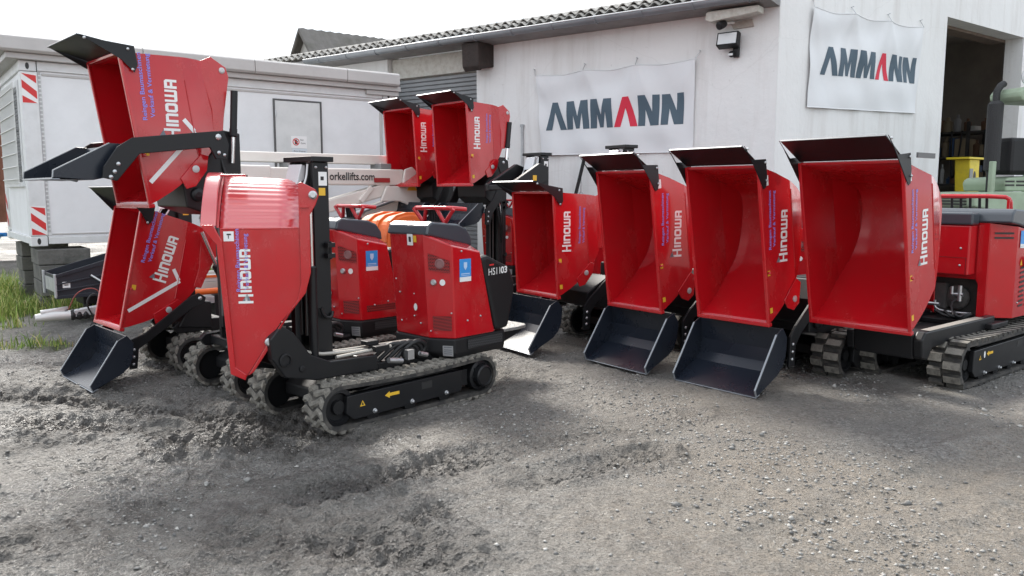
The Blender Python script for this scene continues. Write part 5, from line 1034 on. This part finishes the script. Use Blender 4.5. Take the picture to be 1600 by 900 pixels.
def bucket(root, x, z, ang, w=.385, k=1.0, yo=0.0):
    """loader bucket: lip at the origin, floor running back (-u)"""
    fp = [(k * p[0], k * p[1]) for p in ((0, 0), (-.24, .004), (-.31, .03), (-.36, .10), (-.41, .235))]; sp = [(k * p[0], k * p[1]) for p in ((0.0, 0), (-.004, .045), (-.34, .24), (-.415, .24), (-.43, .16), (-.37, .06), (-.31, .012), (-.24, -.006))]
    def tub(mb):
        t = .010; n = len(fp); vs = []
        for i, (u, v) in enumerate(fp):
            a = Vector(fp[max(0, i - 1)]); b = Vector(fp[min(n - 1, i + 1)]); d = (b - a).normalized(); nx, nz = d.y, -d.x; nx, nz = -nx, -nz
            vs += [(u, -w, v), (u, w, v), (u + nx * t, -w, v + nz * t), (u + nx * t, w, v + nz * t)]
        fs = []
        for i in range(n - 1): a = i * 4; b = a + 4; fs += [(a, b, b + 1, a + 1), (a + 2, a + 3, b + 3, b + 2)]
        fs += [(0, 1, 3, 2), ((n - 1) * 4, (n - 1) * 4 + 2, (n - 1) * 4 + 3, (n - 1) * 4 + 1)]; mb.add(vs, fs)
        for s in (1, -1): mb.prism(sp, s * w, s * (w + .010), 'y')
    key = '%.2f%.3f' % (k, w)
    b = part('loader_bucket', 'bucket' + key, tub, BKT, root, .003, loc=(x, yo, z), rot=(0, R(ang), 0))
    part('cutting_edge', 'bedge' + key, lambda mb: mb.box(-.045, .006, -w - .005, w + .005, -.013, -.0045), mat('edge_steel', (.28, .30, .33), .35, .6), b, .002)
    part('worn_edge', 'bworn' + key, lambda mb: [mb.prism([(k * p[0], k * p[1]) for p in ((0.002, .0), (-.002, .047), (-.338, .242), (-.342, .238), (-.007, .043), (-.003, 0))], s * w - .002 * s, s * (w + .0115), 'y') for s in (1, -1)], EDGE if False else mat('bright_edge', (.30, .32, .34), .4, .4), b)
    return b
def cylinder(root, a, b, r=.032, split=.55, key=None):
    a, b = Vector(a), Vector(b); m = a.lerp(b, split)
    c = part('hydraulic_cylinder', None, lambda mb: (mb.cyl(a, m, r, 14), mb.ring(m, (b - a), [(r * 1.1, -.05), (r * 1.1, 0), (r * .7, .01)], 14)), BLK, root)
    part('piston_rod', None, lambda mb: mb.cyl(m, b, r * .55, 12), CHR, c); return c
def dumper(label, x, y, hd):
    r = empty('tracked_dumper', (x, y, -.018), R(hd)); tag(r, label, 'dumper', 'red tracked mini dumpers parked in the yard'); return r
def common(r, kind='A', model='HS1103', high=False):
    make_track(r, kind, 1, True); make_track(r, kind, -1, True); chassis(r, kind, high); engine_cover_a(r, model)

# --- far left: hopper tipped low, bucket on the ground
m = dumper('red tracked dumper farthest left with low tipped hopper and black bucket on the ground', -2.528, 7.626, -136); common(m, model='HS1203'); mast(m, top=1.62, key='mastlow')
hopper(m, 'N', 1.28, .45, -12.5, chevron=True)
arms(m, [(.60, .66), (.66, .70), (.73, .68), (1.13, .40), (1.235, .365), (1.25, .30), (1.26, .12), (1.20, .12), (1.18, .28), (1.10, .33), (.72, .58), (.62, .60)], bolts=((.655, .655, .018), (1.22, .28, .012), (1.225, .22, .012), (1.23, .16, .012)))
bucket(m, 1.61, .034, 26, k=1.02, yo=.24); cylinder(m, (.30, .30, .55), (.57, .33, 1.22)); cylinder(m, (.55, -.1, .45), (.70, -.1, .95))
part('carriage', 'carrA', lambda mb: (mb.prism([(.50, .36), (.50, .60), (.62, .62), (.74, .50), (.80, .40)], -.30, .30, 'y')), BLK, m, .01)

# --- second: hopper and bucket lifted high
m = dumper('red tracked dumper with hopper lifted highest and black bucket held out level', -1.727, 6.713, -136); common(m, model='HS1203'); mast(m, x=.66, top=1.70, key='mastsecond')
hopper(m, 'N', 1.37, 1.48, 8.4, chevron=True)
arms(m, [(.98, 1.99), (.88, 2.00), (.84, 1.90), (.86, 1.80), (.94, 1.80), (.98, 1.88), (1.46, 1.82), (1.56, 1.70), (1.61, 1.64), (1.70, 1.66), (1.69, 1.73), (1.60, 1.86), (1.50, 1.925)], y=.43, bolts=((.92, 1.955, .022), (.92, 1.845, .014), (.88, 1.83, .012), (1.60, 1.75, .014), (1.625, 1.70, .014), (1.65, 1.665, .014)))
bucket(m, 1.97, 1.66, -2, w=.35); cylinder(m, (.735, .33, 2.30), (.76, .31, 1.78), .026, .62)
part('carriage', 'carrH', lambda mb: (mb.prism([(.68, 1.45), (.68, 2.0), (.82, 2.02), (.90, 1.85), (1.12, 1.62), (1.10, 1.46), (.92, 1.40)], -.28, .28, 'y'), [mb.ring((1.02, s * .28, 1.55), (0, s, 0), [(.05, 0), (.05, .02), (.02, .03), (0, .03)], 14) for s in (1, -1)]), BLK, m, .012)
part('inner_mast', 'inmastH', lambda mb: [mb.box(.62, .69, s * .06 - .014, s * .06 + .014, .6, 1.98) for s in (1, -1)], BLK, m, .005)
part('hydraulic_hose', 'hoseH', lambda mb: [mb.tube(fillet([(.84, .16 + k * .05, 1.86), (.80, .22 + k * .05, 1.62), (.74, .25 + .04 * k, 1.35), (.70, .22, .9)], 2), .011, 6) for k in range(3)], HOSE, m)

for o in list(m.children):
    if o.name.split('.')[0] in ('engine_cover', 'skirt', 'hood', 'handle_bar', 'control_lever', 'rear_apron', 'standing_platform', 'platform_bracket'): o.location.y -= .10
# --- third, nearest: round-backed hopper, no spill guard
m = dumper('nearest red tracked dumper lettered HS1103 with round pink shining hopper back and black mast', -.943, 5.90, -132.2); common(m, high=True); mast(m, top=1.80, key='mast3')
# its hopper is swivelled to the side: own frame, x towards the mouth, near side at y=.36
YN, YF = .36, -.22; YC, YR = (YN + YF) / 2, (YN - YF) / 2
def dome(mb):
    def sec(x, zt, zb):
        top = [(YN - .45 * t + .0009 * math.sin(t * 75) * min(1, t * 12), 1.345 + (zt - 1.345) * (1 - (1 - t) ** 1.75) + .0009 * math.sin(t * 75) * min(1, t * 12)) for t in [k / 70 for k in range(71)]]
        far = [(YF + .13 * (1 - math.sin(math.pi / 2 * t)), 1.345 + (zt - 1.345) * math.cos(math.pi / 2 * t)) for t in (.35, .6, .8, 1.0)]
        return [(YF, zb)] + far[::-1] + top[::-1] + [(YN, zb)]
    stations = [(.365, 1.67, .90), (.318, 1.668, .455), (.25, 1.665, .415), (.03, 1.655, .76), (-.10, 1.645, .905)]; vs = []; n = 77
    for x, zt, zb in stations: vs += [(x, y, z) for y, z in sec(x, zt, zb)]
    mb.cur = 1; mb.add(vs, [(i * n + k, i * n + k + 1, (i + 1) * n + k + 1, (i + 1) * n + k) for i in range(len(stations) - 1) for k in range(1, n - 2)], True); mb.cur = 0
    mb.add(vs, [(i * n + k, i * n + k + 1, (i + 1) * n + k + 1, (i + 1) * n + k) for i in range(len(stations) - 1) for k in (0, n - 2)])
    mb.add([(-.10, y, z) for y, z in sec(-.10, 1.645, .905)], [tuple(range(n))])
    vs = []
    for x, zt, zb in stations[1:]: vs += [(x, YF, zb), (x, YN, zb)]
    mb.add(vs, [(2 * i, 2 * i + 1, 2 * i + 3, 2 * i + 2) for i in range(len(stations) - 2)])
hp3 = part('hopper', None, dome, [RED, RED2], m, loc=(.819, -.01, 0), rot=(0, 0, R(193 - 227.8)))
so = hp3.modifiers.new('plate', 'SOLIDIFY'); so.thickness = .006; so.offset = 0
def flange(mb):
    P = [(YF - .02 + (.13 + .02) * (1 - math.sin(math.pi / 2 * t)), 1.36 + .335 * math.cos(math.pi / 2 * t)) for t in (1, .85, .7, .5, .3)] + [(YN + .026 - .476 * t, 1.36 + .335 * (1 - (1 - t) ** 1.9)) for t in [1 - k / 19 for k in range(20)]]
    Q = [(YC + (p[0] - YC) * .90, 1.372 + (p[1] - 1.372) * .90) for p in P]; n = len(P); vs = []
    for x in (.385, .475): vs += [(x, y, z) for y, z in P] + [(x, y, z) for y, z in Q]
    mb.add(vs, [(k, k + 1, n + k + 1, n + k) for k in range(n - 1)] + [(2 * n + k, 3 * n + k, 3 * n + k + 1, 2 * n + k + 1) for k in range(n - 1)] + [(k, 2 * n + k, 2 * n + k + 1, k + 1) for k in range(n - 1)] + [(n + k, n + k + 1, 3 * n + k + 1, 3 * n + k) for k in range(n - 1)] + [(0, n, 3 * n, 2 * n), (n - 1, 3 * n - 1, 4 * n - 1, 2 * n - 1)])
part('front_flange', None, flange, RED2, hp3, .006)
part('flange_web', None, lambda mb: mb.prism([(YF, 1.36), (YF + .06, 1.60), (YF + .13, 1.66)] + [(YN - .45 * t, 1.352 + .312 * (1 - (1 - t) ** 1.75)) for t in [1 - k / 14 for k in range(15)]], .37, .384, 'x'), RED, hp3)
part('mouth_rim', None, lambda mb: [mb.prism([(.475, 1.371), (.40, 1.371), (.352, 1.27), (.305, .49), (.24, .44), (.248, .405), (.335, .448), (.385, 1.25)], y0, y0 + .022, 'y') for y0 in (YN + .004, YF - .026)] + [mb.prism([(.31, .47), (.25, .425), (.252, .405), (.335, .445)], YF, YN, 'y')], RED, hp3, .004)
part('seam', None, lambda mb: mb.tube([(.36, YN + .002, 1.345), (-.10, YN + .002, 1.345)], .004, 5), RED, hp3)
part('back_plate', None, lambda mb: mb.prism([(-.103, 1.62), (-.12, 1.63), (-.205, 1.585), (-.225, 1.545), (-.205, 1.49), (-.165, 1.42), (-.165, 1.07), (-.13, .94), (.02, .75), (.06, .67), (.10, .60), (.20, .45), (.235, .43), (.10, .645), (-.08, .90), (-.103, 1.0)], YN + .0035, YN + .016, 'y'), RED, hp3, .004)
part('back_lug', None, lambda mb: mb.box(-.165, -.11, YN - .06, YN + .03, 1.47, 1.485), RED, hp3, .003)
part('pin', None, lambda mb: [mb.ring((x, YN + .016, z), (0, 1, 0), [(.026, 0), (.026, .014), (.016, .022), (0, .022)], 14) for x, z in ((-.19, 1.55), (.10, .64))], STL, hp3)
part('top_strip', None, lambda mb: mb.box(.22, .37, YC + .05, YC + .12, 1.664, 1.678), RED, hp3, .003)
part('maker_lettering', None, lambda mb: put_logo(mb, (.185, YN + .0035, .885), (0, 0, 1), (1, 0, 0), (0, 1, 0), .335, .088), WHT, hp3)
part('logo_triangle', None, lambda mb: put_poly(mb, [(0, 0), (.045, .02), (0, .05)], (.20, YN + .0035, .90), (0, 0, 1), (1, 0, 0), (0, 1, 0)), GRY, hp3)
for tx, z0, wd in (('Reingen Baumaschinen', .96, .385), ('Verkauf & Vermietung', .97, .345)):
    part('dealer_lettering', None, lambda mb: put_text(mb, tx, (.248 if tx[0] == 'R' else .200, YN + .0035, z0), (0, 0, 1), (1, 0, 0), (0, 1, 0), wd, .034, .006), BLU, hp3)
part('instruction_sticker', None, lambda mb: put_poly(mb, [(0, 0), (.06, 0), (.06, .06), (0, .06)], (.345, YN + .0035, 1.27), (-1, 0, 0), (0, 0, 1), (0, 1, 0)), WHT, hp3)
part('sticker_print', None, lambda mb: [put_poly(mb, q, (.345, YN + .0035, 1.27), (-1, 0, 0), (0, 0, 1), (0, 1, 0), .0035) for q in ([(.018, .038), (.044, .036), (.044, .046), (.02, .046)], [(.026, .016), (.031, .016), (.031, .036), (.026, .036)])], INK, hp3)
cylinder(m, (.75, .18, .45), (.748, .178, 1.53), .030, .58)
part('guide_post', None, lambda mb: mb.box(.80, .84, .06, .11, .42, 1.05), BLK, m, .005)

# --- two raised hoppers in front of the banner wall
def raised(label, x, y, hd, z, tilt, swap):
    m = dumper(label, x, y, hd); common(m, model='HS1103'); mast(m, top=2.02, key='masthigh'); hopper(m, 'A', 1.33, z, tilt, swap=swap)
    arms(m, [(.80, z + .30), (.86, z + .34), (.94, z + .30), (.96, z + .22), (.90, z + .10), (1.05, z - .18), (1.17, z - .30), (1.18, z - .50), (1.10, z - .50), (1.06, z - .36), (.94, z - .22), (.78, z + .12)], bolts=((.88, z + .28, .020), (1.13, z - .34, .013), (1.135, z - .40, .013), (1.14, z - .46, .013)), y=.43)
    bucket(m, 1.56, z - .52, 8)
    part('carriage', 'carrR', lambda mb: mb.prism([(.68, 1.45), (.68, 2.0), (.80, 2.02), (.88, 1.85), (1.06, 1.66), (1.05, 1.50), (.92, 1.40)], -.28, .28, 'y'), BLK, m, .012)
    cylinder(m, (.66, .31, z + .80), (.72, .31, z + .28), .032, .62)
    cylinder(m, (.70, .16, .6), (.70, .16, 1.7), .04, .6)
    part('hydraulic_hose', 'hoseR', lambda mb: [mb.tube(fillet([(.84, .10 + k * .06, 1.8), (.78, .16 + k * .05, 1.5), (.74, .2 + .04 * k, 1.2), (.70, .2, .9)], 2), .011, 6) for k in range(3)], HOSE, m)
    return m
raised('red tracked dumper, left of the two raised hoppers before the roller shutter', -.50, 11.95, -138, 1.66, 4, True)
raised('red tracked dumper, right of the two raised hoppers, beside the AMMANN wall banner', .25, 11.16, -138, 1.66, 4, True)

# --- a dumper mostly hidden behind the small lowered hopper: mast and boom beam seen above it
m = dumper('tracked dumper hidden behind a lowered hopper, only black mast and beam showing under the banner', .77, 10.1, -138); common(m); mast(m, top=2.03, key='masthid')
part('boom_beam', None, lambda mb: [mb.prism([(.66, 1.70), (.66, 1.86), (.80, 1.90), (1.25, 1.66), (1.25, 1.58), (.95, 1.60)], s * .2 - .03, s * .2 + .03, 'y') for s in (1, -1)] + [mb.box(1.18, 1.25, -.17, .17, 1.59, 1.65)], BLK, m, .008)
part('warning_sticker', None, lambda mb: mb.box(.86, .92, .231, .233, 1.70, 1.76), YEL, m)

# --- three lowered hoppers with buckets
def lowered(label, x, y, hd, typ, hx, hz, tilt, bx, armdx, model, mastx=None, swap=False):
    m = dumper(label, x, y, hd); make_track(m, 'A' if typ == 'A' else 'B', 1, True); make_track(m, 'A' if typ == 'A' else 'B', -1, True); chassis(m, 'A'); engine_cover_a(m, model)
    hopper(m, typ, hx, hz, tilt, swap=swap)
    d = armdx
    arms(m, [(.66 + d, .72), (.72 + d, .80), (.80 + d, .78), (1.12 + d, .52), (1.19 + d, .44), (1.20 + d, .20), (1.12 + d, .20), (1.115 + d, .36), (1.04 + d, .46), (.74 + d, .68)], bolts=((.735 + d, .745, .022), (1.16 + d, .38, .013), (1.163 + d, .32, .013), (1.166 + d, .26, .013)), y=.366)
    bucket(m, bx, .036, 27, k=1.22); cylinder(m, (.35, .31, .50), (.72 + d, .33, .74), .030, .6)
    part('carriage', 'carrL', lambda mb: (mb.prism([(.55, .36), (.55, .60), (.80, .72), (1.10, .56), (1.10, .42)], -.30, .30, 'y'), [mb.ring((.98, s * .30, .50), (0, s, 0), [(.06, 0), (.06, .02), (.025, .035), (0, .035)], 16) for s in (1, -1)]), BLK, m, .01)
    if typ == 'B': part('lift_bracket', 'lbrB', lambda mb: mb.prism([(.82, .44), (.82, .80), (1.02, .86), (1.12, .70), (1.12, .50), (1.04, .44)], -.30, .30, 'y'), BLK, m, .015)
    part('hydraulic_tank', 'tankL', lambda mb: (mb.box(-.10, .42, -.30, .30, .365, .80), mb.ring((.2, .18, .80), (0, 0, 1), [(.05, 0), (.05, .03), (.03, .04), (0, .04)], 12)), PLA, m, .02)
    part('hydraulic_hose', 'hoseL', lambda mb: [mb.tube(fillet([(.9, .1 + k * .05, .62), (.7, .2 + k * .04, .70 - .05 * k), (.4, .26, .55), (.1, .25, .50)], 2), .012, 6) for k in range(3)], HOSE, m)
    if mastx: mast(m, x=mastx, top=2.06, key='mastlow%.2f' % mastx)
    return m
lowered('red tracked dumper with small lowered hopper, leftmost of the lowered row before the wall banner', 1.497, 8.851, -146, 'A', 1.50, .55, 3.5, 1.86, .0, 'HS1103', .40, True)
lowered('red tracked dumper second in the lowered hopper row, bucket on the ground, mast showing above', 2.49, 8.129, -144, 'B', 1.72, .54, 8, 1.95, .30, 'HS1203', None)
lowered('red tracked dumper third in the lowered hopper row, front bucket biggest in view', 3.106, 7.406, -141, 'B', 1.73, .56, 10, 1.95, .30, 'HS1203', None)

# --- right: larger dumper without bucket
m = dumper('large red tracked dumper farthest right, widest hopper, no bucket, open engine bay', 3.90, 7.03, -141)
make_track(m, 'B', 1, True); make_track(m, 'B', -1, True)
part('chassis', None, lambda mb: (mb.prism([(-.9, .18), (-.9, .40), (.60, .40), (.72, .30), (.72, .18)], -.21, .21, 'y'), mb.box(-.3, .05, -.36, .36, .40, .45)), PLA, m, .01)
part('lift_frame', None, lambda mb: [mb.prism([(-.15, .50), (1.18, .50), (1.24, .44), (1.22, .30), (1.12, .27), (1.05, .36), (-.15, .40)], s * .27 - .035, s * .27 + .035, 'y') for s in (1, -1)] + [mb.prism([(1.02, .30), (1.05, .50), (1.24, .48), (1.22, .28)], -.235, .235, 'y')], BLK, m, .012)
part('frame_edge', None, lambda mb: mb.box(.1, 1.12, .235, .304, .5015, .505), mat('dull_pipe', (.42, .40, .36), .45, .5), m)
hopper(m, 'W', 1.70, .57, 12, yo=.035)
part('guard_rod', None, lambda mb: mb.box(1.60, 1.86, .462, .475, 1.80, 1.835), mat('rod_grey', (.12, .12, .12), .5), m)
# engine cover: front panel cut away over the engine bay
P = [(-.06, .22), (-.22, .38), (-.98, .40), (-.98, -.40), (-.22, -.38), (-.06, -.22)]; NB = len(bpy.data.objects)
def cov(mb):
    n = 6; T = [(-.06, .22, 1.30), (-.22, .38, 1.27), (-.86, .40, 1.17), (-.86, -.40, 1.17), (-.22, -.38, 1.27), (-.06, -.22, 1.30)]
    mb.add([(x, y, .47) for x, y in P] + T, [(0, 1, n + 1, n), (1, 2, n + 2, n + 1), (2, 3, n + 3, n + 2), (3, 4, n + 4, n + 3), (4, 5, n + 5, n + 4), tuple(range(n, 2 * n))])
    mb.add([(-.06, .22, .47), (-.06, .22, 1.30), (-.06, .13, 1.30), (-.06, .13, .80), (-.06, .15, .76), (-.06, .15, .47)], [(0, 1, 2, 3, 4, 5)])
    mb.add([(-.06, .13, .80), (-.06, .13, 1.30), (-.06, -.22, 1.30), (-.06, -.22, .80)], [(0, 1, 2, 3)])
ec = part('engine_cover', None, cov, RED, m)
so = ec.modifiers.new('plate', 'SOLIDIFY'); so.thickness = .012; so.offset = -1
bv = ec.modifiers.new('bevel', 'BEVEL'); bv.width = .012; bv.segments = 2; bv.limit_method = 'ANGLE'
part('front_panel', None, lambda mb: mb.box(-.055, .10, -.36, .12, .845, 1.28), RED, m, .012)
part('panel_seam', None, lambda mb: (mb.box(.1005, .1025, -.20, .10, .995, 1.0), mb.box(.1005, .1025, .095, .10, .85, .995)), mat('seam_dark_red', (.2, .006, .008), .5), m)
part('bolt', None, lambda mb: [hexbolt(mb, (.10, .05, z), (1, 0, 0), .010) for z in (.93, 1.08)] + [hexbolt(mb, (-.3, .381, z), (0, 1, 0), .008) for z in (.6, 1.1)], STL, m)
part('engine_block', None, lambda mb: (mb.box(-.7, -.20, -.30, .12, .45, .84), mb.ring((-.12, -.05, .62), (1, 0, 0), [(.10, -.08), (.12, 0), (.05, .03), (.03, .06)], 14), mb.box(-.16, -.08, -.25, -.12, .5, .75)), DARKC, m, .02)
part('hydraulic_fitting', None, lambda mb: (mb.cyl((-.02, .02, .60), (-.02, .02, .74), .02, 8), mb.cyl((-.02, -.04, .66), (-.02, .05, .66), .018, 8), mb.cyl((.0, -.04, .66), (.0, -.04, .73), .014, 8), mb.tube(fillet([(.05, -.16, .60), (.05, -.16, .52), (.04, -.05, .50), (.0, .13, .50)], 2), .012, 6), mb.cyl((.05, -.22, .565), (.05, -.12, .565), .016, 8)), STL, m)
part('hydraulic_hose', None, lambda mb: [mb.tube(fillet([(.04, -.12 + k * .08, .52), (.10, .0 + k * .05, .48), (.0, .1, .46 + .02 * k), (-.06, .14, .5)], 2), .013, 6) for k in range(3)] + [mb.tube(fillet([(.25, .12, .52), (.1, .03, .60), (-.05, .02, .62)], 1), .008, 5)], HOSE, m)
part('vent_slot', None, lambda mb: [mb.add([(-.08 - .14 * u0 * .9 + .0, .24 + .14 * u0 * .9, z) if 0 else (-.06 - .16 * u + .004, .22 + .16 * u + .004, zz) for u, zz in ((.15, z), (.85, z), (.85, z + .016), (.15, z + .016))], [(0, 1, 2, 3)]) for z in (1.205, 1.165) for u0 in (0,)] + [mb.add([(x, .3845 + (-.22 - x) * .026, z), (x - .10, .3845 + (-.12 - x) * .026, z + .008), (x - .10, .3845 + (-.12 - x) * .026, z + .026), (x, .3845 + (-.22 - x) * .026, z + .018)], [(0, 1, 2, 3)]) for x in (-.32, -.46) for z in [.56 + .042 * k for k in range(9)]] + [mb.add([(x, .3885, z), (x - .10, .3915, z), (x - .10, .3915, z + .018), (x, .3885, z + .018)], [(0, 1, 2, 3)]) for x in (-.42,) for z in (1.02, 1.06, 1.10)], INK, ec)
part('fuel_cap', None, lambda mb: mb.ring((-.44, .388, .95), (0, 1, 0), [(.05, 0), (.05, .035), (.035, .045), (.03, .03), (0, .03)], 18), PLA, ec)
part('warning_sticker', None, lambda mb: put_poly(mb, [(-.025, 0), (.025, 0), (0, .055)], (-.325, .384, .93), (-1, 0, 0), (0, 0, 1), (0, 1, 0)), YEL, ec)
part('blue_sticker', None, lambda mb: put_poly(mb, [(0, 0), (.10, 0), (.10, .15), (0, .15)], (-.27, .384, 1.085), (-1, 0, -.05), (-.0, 0, 1), (0, 1, 0), .003), SBL, ec)
part('sticker_foot', None, lambda mb: put_poly(mb, [(0, 0), (.10, 0), (.10, .035), (0, .035)], (-.27, .384, 1.085), (-1, 0, -.05), (-.0, 0, 1), (0, 1, 0), .004), WHT, ec)
part('hood', None, lambda mb: mb.prism([(-.03, 1.305), (-.05, 1.39), (-.10, 1.425), (-.55, 1.40), (-.85, 1.32), (-.95, 1.20), (-.95, 1.14), (-.86, 1.178), (-.22, 1.282)], -.40, .395, 'y'), HOOD, m, .015)
part('front_hood', None, lambda mb: mb.box(-.028, .12, -.37, .14, 1.285, 1.39), HOOD, m, .015)
part('handle_bar', None, lambda mb: (mb.tube(fillet([(-.35, .26, 1.40), (-.34, .26, 1.50), (-.30, .22, 1.53), (-.28, -.3, 1.53)], 1), .020, 8), mb.prism([(-.40, 1.40), (-.30, 1.40), (-.30, 1.50), (-.36, 1.50)], .245, .268, 'y')), RED, m, .002)
part('control_lever', None, lambda mb: [mb.cyl((-.40, y, 1.38), (-.38, y, 1.55), .013, 6) for y in (-.25, -.17, -.09, -.01, .05)], PLA, m)
ap = part('rear_apron', None, lambda mb: mb.prism([(-.72, 1.10), (-.86, 1.14), (-1.12, .97), (-1.14, .80), (-1.06, .5), (-.92, .48)], -.38, .412, 'y'), PLA, m, .03)
part('model_lettering', None, lambda mb: put_text(mb, 'HS1203', (-.83, .4125, .93), (-1, 0, .045), (0, 0, 1), (0, 1, 0), .22, .05, .01), WHT, ap)
for o in list(bpy.data.objects)[:]:                         # the cover group of this machine sits a little farther back on its chassis
    if o.parent == m and o.name.split('.')[0] in ('engine_cover', 'front_panel', 'panel_seam', 'bolt', 'engine_block', 'hydraulic_fitting', 'vent_slot', 'fuel_cap', 'hood', 'front_hood', 'handle_bar', 'control_lever', 'rear_apron', 'model_lettering'): o.location.x -= .09
